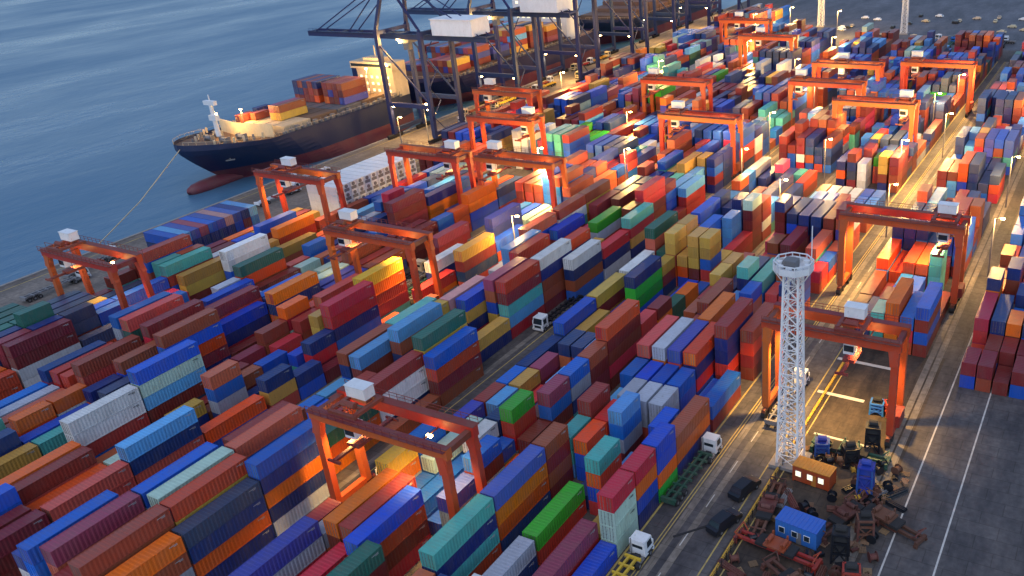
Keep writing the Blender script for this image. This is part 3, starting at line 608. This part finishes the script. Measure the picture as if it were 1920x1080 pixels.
SHC=[(-261,205.5,[['brown','tan'],['mauve','tan']],'near foredeck pair'),(-255.5,230.5,[['brown','maroon','indigo'],['maroon','brown','brown'],['brown','indigo','maroon'],['maroon','maroon','orange']],'quay side deck stack'),(-268.5,230.5,[['navy','brown','orange'],['maroon','brown','brown'],['navy','maroon','maroon'],['brown','navy','maroon'],['navy','navy','brown']],'water side deck stack')]
rr=random.Random(5)
for x,y,cols_,where in SHC:
    for i,st_ in enumerate(cols_):
        for l,k in enumerate(reversed(st_)): put(k,40,x-i*2.62,y,14.1+l*CH,'%s ship container, %s tier, row %s from quay, %s'%(WORD[k],ORD[l],ORD[i],where),'containers on the ship decks')
for k,(x,y,kk) in enumerate(((-274,199,'maroon'),(-271,203,'brown'),(-277,209,'navy'))): put(kk,20,x,y,14.1,'lone %s container on the far side of the near ship hatch'%WORD[kk]+('' if k<2 else ' behind the breakwater'),'containers on the ship decks')
sm=MB(); ks=['maroon','brown','navy','tan','sky','mauve','indigo','coral']
for b_ in range(6):
    for i in range(12):
        for l in range(max(1,(2,3,2,4,4,3)[b_]+rr.choice([-1,0,0]))):
            sm.cur=rr.choices(range(8),[5,5,3,2,1,2,2,1])[0]; sm.tint=rr.random(); x=-253.5-i*2.62; y=290.5+b_*14.5; sm.box(x-CW,y,13.3+l*CH,x,y+12.1,13.25+(l+1)*CH)
tag(sm.build('deck_containers',[MCR[k] for k in ks]),'containers stacked on the deck of the farther ship','containers',kind='stuff')
# blue container row and white reefers laid across
for i in range(10):
    for l in range(3):
        k=['blue','sky','indigo','mauve','blue','indigo','pink','indigo','navy','sky'][i] if l==2 else rr.choice(['navy','navy','maroon','blue','navy'])
        put(k,40,-210.4,127.0+i*2.62,l*CH+.02,'%s container in blue row by the quay, %s from left, %s tier'%(WORD[k],ORD[i],('bottom','middle','top')[l]),'containers laid across by the quay edge',rz=math.pi/2)
def reefer_mb():
    mb=MB(); 
    mb.cur=0; mb.box(-CW,.25,.05,0,12.0,CH-.03)
    for i in range(22): mb.box(-CW-.02,.5+i*.53,.2,.02,.75+i*.53,CH-.2)
    for x in(-CW,-.12): mb.box(x,.0,.02,x+.12,.25,CH-.03)
    mb.box(-CW+.12,0.0,CH-.2,-.12,.25,CH-.03); mb.box(-CW+.12,0,.02,-.12,.25,.2)
    return mb
rbm=reefer_mb().mesh('refrigerated_container_body',M['white'])
ru=MB(); ru.box(-CW+.3,.08,.25,-.3,.24,1.1); ru.tube((-CW/2,.03,1.75),(-CW/2,.2,1.75),.55,10); rum=ru.mesh('cooling_unit',M['steel'])
def reefer(x,y,z,lab,rz):
    o=bpy.data.objects.new('refrigerated_container',rbm); col.objects.link(o); o.location=(x,y,z); o.rotation_euler.z=rz
    q=bpy.data.objects.new('cooling_unit',rum); col.objects.link(q); q.parent=o
    return tag(o,lab,'reefer container','white refrigerated containers')
for i in range(12):
    for l in range(4):
        reefer(-192.5,169.0+i*2.75-CW,l*CH+.02,'white refrigerated container, %s from near end of white row, %s tier from ground'%(ORD[i],ORD[l]),math.pi/2)
# ---------------------------------------------------------------- lattice light mast
def mast(x,y,hgt,w0,w1,label,head=True,mat='galv'):
    root=empty('light_mast',(x,y,0),label,'light mast','white lattice light masts'); mb=MB()
    def cor(t): wd=w0+(w1-w0)*t; return [Vector((sx*wd/2,sy*wd/2,t*hgt)) for sx,sy in((-1,-1),(1,-1),(1,1),(-1,1))]
    n=int(hgt/2.0)
    for k in range(4): mb.bar(cor(0)[k],cor(1)[k],.3)
    for i in range(n):
        A,B_=cor(i/n),cor((i+1)/n)
        for k in range(4): mb.bar(A[k],B_[(k+1)%4],.12); mb.bar(A[(k+1)%4],B_[k],.12); mb.bar(B_[k],B_[(k+1)%4],.12)
    mb.build('lattice_tower',M[mat],root)
    ld=MB(); ld.bar((.3,0,0),(.3,0,hgt),.08); ld.bar((-.3,0,0),(-.3,0,hgt),.08); [ld.bar((-.3,0,i*.8),(.3,0,i*.8),.07) for i in range(int(hgt/.8))]; ld.build('ladder',M['steel'],root)
    MB().box(-w0*.8,-w0*.8,0,w0*.8,w0*.8,.5).build('footing',M['concrete'],root)
    if head:
        r=2.85; p=[(r*math.cos(i*math.pi/4+.39),r*math.sin(i*math.pi/4+.39)) for i in range(8)]
        pl=MB(); pl.prism(p,hgt,hgt+.3)
        for i in range(8):
            a_,b_=p[i],p[(i+1)%8]
            pl.bar((*a_,hgt+.62),(*b_,hgt+.62),.06,.75); pl.bar((*a_,hgt+1.5),(*b_,hgt+1.5),.14)
            pl.bar((*a_,hgt),(*a_,hgt+1.5),.14); mx_=((a_[0]+b_[0])/2,(a_[1]+b_[1])/2); pl.bar((*mx_,hgt),(*mx_,hgt+1.5),.1)
        for i in range(0,8,2): pl.bar((*p[i],hgt),(p[i][0]*.4,p[i][1]*.4,hgt-2.4),.14)
        pl.build('platform',M['white'],root)
        for i in range(8): a_=i*math.pi/4; MB().box(2.1*math.cos(a_)-.4,2.1*math.sin(a_)-.3,hgt+.3,2.1*math.cos(a_)+.4,2.1*math.sin(a_)+.3,hgt+1.1).build('floodlight',M['white'],root)
        MB().bar((2.2,1.4,hgt),(2.2,1.4,hgt+6.5),.12).build('antenna',M['white'],root)
        MB().box(-1.3,-.9,hgt+.3,.6,.9,hgt+1.6).build('control_box',M['steel'],root)
    return root
mast(-37.5,108.6,33.6,3.4,2.1,'tall white lattice light mast standing at the road edge in front of orange crane')
mast(-160,505,34,3,2,'pale lattice light mast in the far parking lot, left of two'); mast(-108.5,488,34,3,2,'pale lattice light mast in the far parking lot, right of two')

rp=MB(); rp.bar((-266.5,170.5,14.5),(-257,146,5),.22); rp.bar((-257,146,5),(-246,124,.6),.22); tag(rp.build('mooring_rope',M['cream']),'thin pale mooring rope from the dark ship bow down to the quay','mooring rope')
# ---------------------------------------------------------------- vehicles
def wheels(root,pts,r=.5,wd=.35):
    for x,y in pts:
        mb=MB().tube((x-wd/2,y,r),(x+wd/2,y,r),r,10); o=mb.build('wheel',M['dark'],root); MB().tube((x-wd/2-.01,y,r),(x+wd/2+.01,y,r),r*.5,8).build('rim',M['steel'],o)
def truck(x,y,rz,label,trailer='chgreen',cab='white',load=None):
    root=empty('container_lorry',(x,y,.01),label,'lorry','port lorries on the yard roads',rz)
    cb=MB(); vs=[(-1.25,.3,.7),(1.25,.3,.7),(1.25,2.5,.7),(-1.25,2.5,.7),(-1.2,.3,3.2),(1.2,.3,3.2),(1.2,2.15,3.25),(-1.2,2.15,3.25),(-1.25,2.5,1.75),(1.25,2.5,1.75)]
    cb.add(vs,[(3,2,1,0),(4,5,6,7),(0,1,5,4),(1,2,9,6,5),(3,0,4,7,8),(2,3,8,9),(9,8,7,6)]); cb.box(-1.15,.1,2.6,1.15,.3,3.4); cb.box(-1.3,2.4,.5,1.3,2.62,1.0)
    for s in(-1,1): cb.box(s*1.3-.1,2.2,1.8,s*1.3+.1,2.35,2.5)
    c_=cb.build('cab',M[cab],root)
    wn=MB(); wn.add([(-1.08,2.50,1.85),(1.08,2.50,1.85),(1.05,2.2,3.05),(-1.05,2.2,3.05)],[(0,1,2,3)])
    for s in(-1,1): wn.add([(s*1.262,.9,1.8),(s*1.262,2.2,1.8),(s*1.222,2.0,2.9),(s*1.222,.9,2.9)],[(0,1,2,3)])
    wn.box(-.8,.27,1.9,.8,.299,2.7); wn.build('window',M['glass'],c_)
    for s in(-1,1): MB().box(s*.95-.22,2.62,.75,s*.95+.22,2.66,.95).build('headlight',M['cream'],root)
    ch=MB(); ch.box(-.45,-2.6,.7,.45,2.3,.95); ch.box(-.9,-1.6,.75,.9,-.2,1.1); ch.build('chassis',M['black'],root)
    tb=MB()
    for s in(-1,1): tb.box(s*.55-.16,-13.6,1.05,s*.55+.16,-.9,1.45)
    for k in range(8): tb.box(-1.2,-13.4+k*1.75,1.1,1.2,-13.1+k*1.75,1.42)
    for k in(-13.7,-1.2): tb.box(-1.25,k,1.05,1.25,k+.35,1.5)
    tb.box(-1.2,-13.75,.7,1.2,-13.6,1.1); tb.build('trailer_bed',M[trailer],root)
    for s in(-1,1): MB().tube((s*1.0,-.1,.85),(s*1.0,-1.3,.85),.33,8).build('fuel_tank',M['steel'],root); MB().box(s*1.05-.3,.9,1.05,s*1.05+.3,2.3,1.16).build('mudguard',M['black'],root)
    MB().tube((-.9,.05,1.0),(-.9,.05,3.5),.09,6).build('exhaust_pipe',M['steel'],root); MB().box(-.8,2.505,.95,.8,2.54,1.55).build('grille',M['black'],root)
    wheels(root,[(s*1.05,yy) for s in(-1,1) for yy in(1.6,-1.4,-10.2,-11.5,-12.8)],.52,.5)
    return root
truck(-50.0,104.4,-.03,'white lorry cab with empty dark green trailer, beside the yard kerb','chgreen')
truck(-49.3,78.6,0,'white lorry cab with orange trailer bed, at bottom edge of right-hand road','ored') if False else truck(-49.3,79.0,-.03,'white lorry with orange trailer bed at the bottom edge of the road','yel')
truck(-100.6,132,math.pi,'white lorry with empty black trailer in the middle lane below the red stack','black')
truck(-100.0,181,math.pi,'white lorry farther up the middle lane beside the teal stacks','steel')
truck(-94.5,79.5,math.pi,'lorry under the nearest gantry crane with yellow lit trailer','yel')
truck(-234,120,.2,'white lorry on the quay at the left edge below the blue row','steel'); truck(-228,108,.0,'white lorry by the left edge gantry crane leg','steel')
truck(-43.5,129.5,0,'pale lorry behind the left legs of the orange crane over the yard','steel')
truck(-229,178,.0,'white lorry on the quay between the ship and the white reefer stack','white'); truck(-236,186,math.pi,'second white lorry on the quay closest to the ship red waterline','white')
truck(-229,262,.1,'white topped lorry on the lit apron behind nearest quay crane leg','yel')
random.seed(21)
for i in range(9):
    x=random.choice([-240,-236,-232,-228]);y=275+i*15
    truck(x,y,random.choice([0,math.pi]),'lorry on the lit quay apron under the cranes, %s beyond the near quay crane'%ORD[i],random.choice(['yel','steel','ored']),random.choice(['white','cream']))
# lorry yard under the red crane left of centre
for i in range(12):
    x=-146.0+(i%6)*3.3; y=131.0+(i//6)*16+random.uniform(-1,1)
    truck(x,y+13,0,'parked lorry in the yard under the red crane, %s row, %s from left'%(ORD[i//6],ORD[i%6]),random.choice(['steel','chgreen','black']),random.choice(['white','cream','steel']))
def car(x,y,rz,label,mat='black'):
    root=empty('car',(x,y,.01),label,'car','parked vehicles',rz); mb=MB()
    pr=[(-2.3,.35),(-2.3,.95),(-1.9,1.05),(-1.5,1.62),(.6,1.66),(1.3,1.1),(2.2,.95),(2.35,.6),(2.35,.35)]; n=len(pr)
    mb.add([(-.92*(1 if z<1.2 else .84),y_,z) for y_,z in pr]+[(.92*(1 if z<1.2 else .84),y_,z) for y_,z in pr],[tuple(range(n)),tuple(range(2*n-1,n-1,-1))]+[((i+1)%n,i,n+i,n+(i+1)%n) for i in range(n)])
    b_=mb.build('body',M[mat],root); w_=MB()
    w_.add([(-.7,.66,1.62),(.7,.66,1.62),(.82,1.27,1.16),(-.82,1.27,1.16)],[(3,2,1,0)]); w_.add([(-.7,-1.53,1.57),(.7,-1.53,1.57),(.8,-1.88,1.12),(-.8,-1.88,1.12)],[(0,1,2,3)])
    for s in(-1,1): w_.add([(s*.86,-1.3,1.15),(s*.86,1.0,1.15),(s*.79,.55,1.58),(s*.79,-1.2,1.56)],[(0,1,2,3)])
    w_.build('window',M['glass'],b_); wheels(root,[(s*.82,yy) for s in(-1,1) for yy in(-1.4,1.45)],.34,.22)
    for s in(-1,1): MB().box(s*.65-.18,2.3,.65,s*.65+.18,2.38,.82).build('headlight',M['cream'],root)
    return root
def van(x,y,rz,label,mat='black'):
    root=car(x,y,rz,label,mat); root.scale=(1.12,1.25,1.35); return root
van(-41.2,98.4,-.25,'dark van on the right-hand road, nearer to the white lattice mast'); van(-41.0,90.2,-.3,'dark van on the right-hand road, lower of the two by the yellow barrier')
k=0
for i in range(29):
    x=-150+random.random()*120; y=484+random.random()*62
    car(x,y,random.choice([0,math.pi/2,1.2]),'small %s car in the far parking lot, number %s from its left side'%(('white','pale','dark')[i%3],ORD[min(i,28)]),('white','cream','black')[i%3])
# ---------------------------------------------------------------- work yard at the lower right
bar=MB(); 
for i in range(66):
    y=50+i*1.55; bar.box(-38.75,y,.0,-38.35,y+1.45,.4)
tag(bar.build('road_barrier',M['yel']),'yellow barrier between right-hand road and the work yard','barrier')
bk=MB()
for i in range(40):
    y=52+i*1.6; bk.bar((-38.0,y,0),(-38.0,y,1.5),.07)
    bk.bar((-38.0,y,1.45),(-38.0,y+1.6,1.45),.05); bk.bar((-38,y,1),(-38,y+1.6,1.0),.05); bk.bar((-38,y,.2),(-38,y+1.6,1.45),.03)
tag(bk.build('mesh_fence',M['black']),'dark mesh fence behind the yellow road barrier','fence')
def cabin(x,y,rz,mat,label,lit,L=6.0,Wd=2.6,Hh=2.8):
    root=empty('site_cabin',(x,y,.02),label,'site cabin','site cabins in the work yard',rz); mb=MB(); mb.box(0,0,.15,L,Wd,Hh)
    for i in range(14): mb.box(.15+i*L/14.,-.03,.3,.3+i*L/14.,0,Hh-.15)
    for sx in(0,L-.2):
        for sy in(0,Wd-.2): mb.box(sx-.02,sy-.04,0,sx+.22,sy+.24,Hh+.02)
    mb.build('wall',M[mat],root); rf=MB(); rf.box(-.08,-.1,Hh+.02,L+.08,Wd+.1,Hh+.14); [rf.box(.2+i*L/10,-.05,Hh+.14,.35+i*L/10,Wd+.05,Hh+.2) for i in range(10)]; rf.build('roof',M[mat],root)
    for i,u in enumerate((.08,.4,.7)):
        fr=MB().box(L*u,-.1,1.1,L*u+.95,-.031,2.1).build('window_frame',M['white'],root); MB().box(L*u+.08,-.13,1.18,L*u+.87,-.101,2.02).build('pane',M['window'] if lit else M['glass'],fr)
    MB().box(L*.52,-.09,.15,L*.52+.75,-.031,2.1).build('door',M['steel'],root)
    return root
cabin(-35.6,104.2,-.1,'yel' if False else 'rtg','orange site cabin with three lit windows at the foot of the lattice mast',True)
bpy.data.objects['site_cabin'].children[0].data.materials[0]=paint('cabin_orange',(.6,.2,.03),.5,.1,.25); bpy.data.objects['site_cabin'].children[1].data.materials[0]=bpy.data.materials['cabin_orange']
cabin(-33.6,91.4,-.12,'cblue','blue site cabin with bright blue roof in the work yard',False,6.2,3.0,3.0)
def spreader(x,y,rz,mat,label,z=0.05):
    root=empty('container_spreader',(x,y,z),label,'spreader','container lifting spreaders stored in the work yard',rz)
    mb=MB(); 
    for s in(-1,1): mb.box(-5.8,s*.55-.2,.6,5.8,s*.55+.2,1.05)
    mb.build('main_beam',M[mat],root)
    for s in(-1,1):
        e=MB(); e.box(s*6.0-.25,-1.22,.35,s*6.0+.25,1.22,.95); [e.box(s*6.0-.3,t*1.2-.15,0,s*6.0+.3,t*1.2+.15,.4) for t in(-1,1)]; e.build('end_beam',M[mat],root)
        MB().box(s*2.0-.9,-1.1,1.05,s*2.0+.9,1.1,1.5).build('gearbox',M['dark'],root)
    hb=MB(); hb.box(-1.6,-1.2,1.5,1.6,1.2,1.8); [hb.tube((s*1.1,-.7,2.1),(s*1.1,.7,2.1),.35,10) for s in(-1,1)]; [hb.bar((s*1.1,t,1.8),(s*1.1,t,2.7),.25) for s in(-1,1) for t in(-1,1)]; hb.build('headblock',M[mat],root)
    for s in(-1,1):
        fl=MB(); [fl.bar((s*5.0,t*.9,1.05),(s*6.0,t*1.25,2.0),.16) for t in(-1,1)]; fl.bar((s*5.9,-1.2,2.0),(s*5.9,1.2,2.0),.14); fl.build('guide_arm',M[mat],root)
    return root
spreader(-32.2,88.2,-.12,'ored','red container spreader frame lying in front of the blue cabin')
spreader(-36.3,95.5,math.pi/2+.1,'rust','rust brown container spreader left of the blue cabin along the fence')
spreader(-27.0,82.5,-.5,'rust','rust brown container spreader at the bottom edge of the work yard'); spreader(-20.5,100,-.35,'rust','rusty orange spreader near the right edge of the work yard')
spreader(-29.3,113.5,.0,'chgreen','dark green spreader lying behind the lattice mast'); spreader(-25.5,98.5,1.2,'rust','red brown spreader standing beside the blue machine stack')
def rig(x,y,rz,mat,label,h=5.5):
    root=empty('lifting_frame',(x,y,.02),label,'steel frame','steel frames and machine parts in the work yard',rz)
    mb=MB()
    for sx in(-1,1):
        for sy in(-1,1): mb.bar((sx*1.1,sy*1.0,0),(sx*1.0,sy*.9,h),.3)
    mb.build('post',M[mat],root); m2=MB()
    for z in(h*.35,h*.7,h-.1):
        for s in(-1,1): m2.bar((-1.1,s*.95,z),(1.1,s*.95,z),.26); m2.bar((s*1.05,-.95,z),(s*1.05,.95,z),.26)
    for s in(-1,1): m2.bar((-1.05,s*1,.2),(1.05,s*.95,h*.7),.16); m2.bar((1.05,s*1,.2),(-1.05,s*.95,h*.7),.16)
    m2.build('cross_brace',M[mat],root); m3=MB(); m3.box(-.9,-.8,h*.35+.15,.9,.8,h*.62); m3.box(-.9,-.8,h*.75,.9,.8,h); m3.tube((-.7,0,h+.5),(.7,0,h+.5),.5,10); m3.build('winch',M['dark' if mat!='mblue' else 'mblue'],root)
    return root
rig(-24.6,105.2,.1,'mblue','blue steel frame machine right of the orange cabin',5.5); rig(-24.0,90.5,.2,'black','black steel frame stack in lower right of the work yard',5); rig(-22.2,96.2,.4,'rust','rusty steel frame with winch in the work yard middle',3.6)
rig(-26.6,116.8,.2,'black','dark steel frame beside the right crane leg, left one',4.6); rig(-28.8,111.8,.6,'black','dark steel frame behind the orange cabin',3.2); rig(-21.2,86,.3,'ored','red steel frame near the bottom right corner',3.4); rig(-33.6,112.6,.3,'mblue','small blue machine right behind the lattice mast base',2.4); rig(-28.6,127.4,.1,'cblue','light blue machine parts on the empty yard',2.2); rig(-26.2,127.8,.5,'ored','orange brown machine parts beside light blue machine on the empty yard',2.4)
# small clutter: pallets, pipes, drums, crates
random.seed(4)
spots=[(-37.2+random.random()*17.5,72+random.random()*42) for _ in range(170)]
ci=0
for x,y in spots:
    if any(abs(x-a_)<3.6 and abs(y-b_)<2.6 for a_,b_ in((-32.5,105.5),(-30.5,92.5),(-32,88.2),(-37,108.6))): continue
    t=random.random(); ci+=1; z=.01
    if t<.3:
        mb=MB(); [mb.box(-.6,-.5+i*.22,.12,.6,-.34+i*.22,.16) for i in range(5)]; [mb.box(k-.05,-.5,0,k+.05,.54,.12) for k in(-.5,0,.5)]
        o=mb.build('pallet',M['wood'],None,(x,y,z)); tag(o,'timber pallet lying among the clutter of the work yard','pallet','pallets in the work yard')
    elif t<.5:
        mb=MB(); [mb.tube((-2.2,i*.3-.4,.15),(2.2,i*.3-.4,.15),.14,6) for i in range(4)]; [mb.tube((-2.2,i*.3-.25,.4),(2.2,i*.3-.25,.4),.14,6) for i in range(3)]
        o=mb.build('pipe_bundle',M[random.choice(['steel','rust','rust','black'])],None,(x,y,z)); tag(o,'bundle of steel pipes lying in the work yard','pipes','pipe bundles in the work yard')
    elif t<.72:
        mb=MB(); mb.tube((-.5,0,.75),(.5,0,.75),.45,10); mb.tube((-.56,0,.75),(-.5,0,.75),.75,12); mb.tube((.5,0,.75),(.56,0,.75),.75,12)
        o=mb.build('cable_drum',M[random.choice(['wood','black','black','rust'])],None,(x,y,z)); o.rotation_euler.z=random.random()*3; tag(o,'cable drum standing in the work yard clutter','cable drum','cable drums in the work yard')
    else:
        w_,d_,h_=random.uniform(.4,1.3),random.uniform(.4,1.0),random.uniform(.3,1.0); mb=MB(); mb.box(-w_/2,-d_/2,.1,w_/2,d_/2,h_); [mb.box(sx*w_/2-.05,sy*d_/2-.05,0,sx*w_/2+.05,sy*d_/2+.05,h_+.06) for sx in(-1,1) for sy in(-1,1)]; mb.bar((-w_/2,-d_/2-.03,.15),(w_/2,-d_/2-.03,h_-.05),.07)
        o=mb.build('crate',M[random.choice(['wood','steel','rust','rust','black','black','dark','yel'])],None,(x,y,z)); tag(o,'small storage crate in the work yard clutter','crate','crates in the work yard')
    o.rotation_euler.z=random.random()*3
# yellow kerb blocks at the crane foot, floodlights on the yard
for i,(x,y,pw,lab) in enumerate(((-226,240,26000,'street light on the lit orange apron near the first quay crane'),(-222,222,2500,'street light on the quay behind the white reefer stack'),(-22.5,236,16000,'street light glowing over the far right road'),(-52.6,243,30000,'street light glowing yellow at the right edge lane'),(-98.5,305,14000,'street light in the upper right above yellow lit containers'),(-151,205,22000,'street light over the pale lit containers behind the orange crane'),(-145.8,250,12000,'street light up the left lane'),(-175,330,16000,'street light far up the yard near the quay cranes'),(-120,345,12000,'street light far up the yard in the upper right'),(-55,300,14000,'street light far right between red gantry cranes'),(-124,155,14000,'street light in the middle blocks behind the parked lorry yard'),(-125.3,212,16000,'street light in the middle blocks beyond the green and teal stacks'),(-73,200,12000,'street light between the centre right blocks'),(-73.2,238,15000,'street light between centre right blocks, farther one'),(-46.6,205,15000,'street light on the right-hand lane behind the orange crane'),(-46.6,275,18000,'street light on the right-hand lane near the far red cranes'),(-99.4,262,16000,'street light where the middle lane passes the red cranes'),(-92.6,222,12000,'street light lighting the yellow middle lane'),(-170,480,30000,'street light at the left end of the far parking lot'),(-140,470,20000,'street light at the near edge of the far parking lot'),(-52.6,330,20000,'street light at the far end of the right-hand road'),(-22,300,20000,'street light beside the far right road under the last cranes'),(-120,395,22000,'street light at the far end of the middle blocks'),(-155,380,22000,'street light at the far end of the left lane'),(-205,300,18000,'street light between the quay cranes and the far blocks'),(-20,190,12000,'street light at the right edge beyond the orange crane'),(-182,455,20000,'street light by the far parking lot entrance'))):
    root=empty('street_light',(x,y,0),lab,'street light','lit street lights in the port'); mb=MB(); mb.tube((0,0,0),(0,0,14),.22,8,r2=.12); mb.bar((0,0,14),(1.6,0,14.3),.12); mb.build('pole',M['steel'],root); lampl(root,(1.6,0,14.1),pw*(1.7 if x<-140 else 1.25),r=.7)

cb_=MB(); pts=[(-46.8,85.2,.05),(-45.2,87.0,.05),(-43.2,89.4,.05),(-41.8,90.4,.05)]  # thin dark strip across the road, built from flat bars
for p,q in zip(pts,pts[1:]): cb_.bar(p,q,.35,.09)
tag(cb_.build('dark_road_strip',M['dark']),'dark strip lying across the right-hand road by the lower van','hose')

random.seed(9)
for i in range(9):
    x=-125+i*12+random.uniform(-3,3); y=466+random.uniform(-4,6)
    truck(x,y,random.choice([0,math.pi/2,1.4,2.6]),'lorry parked beyond the last container rows at the top, %s from left'%ORD[i],random.choice(['steel','black','chgreen']),random.choice(['white','cblue','cream']))
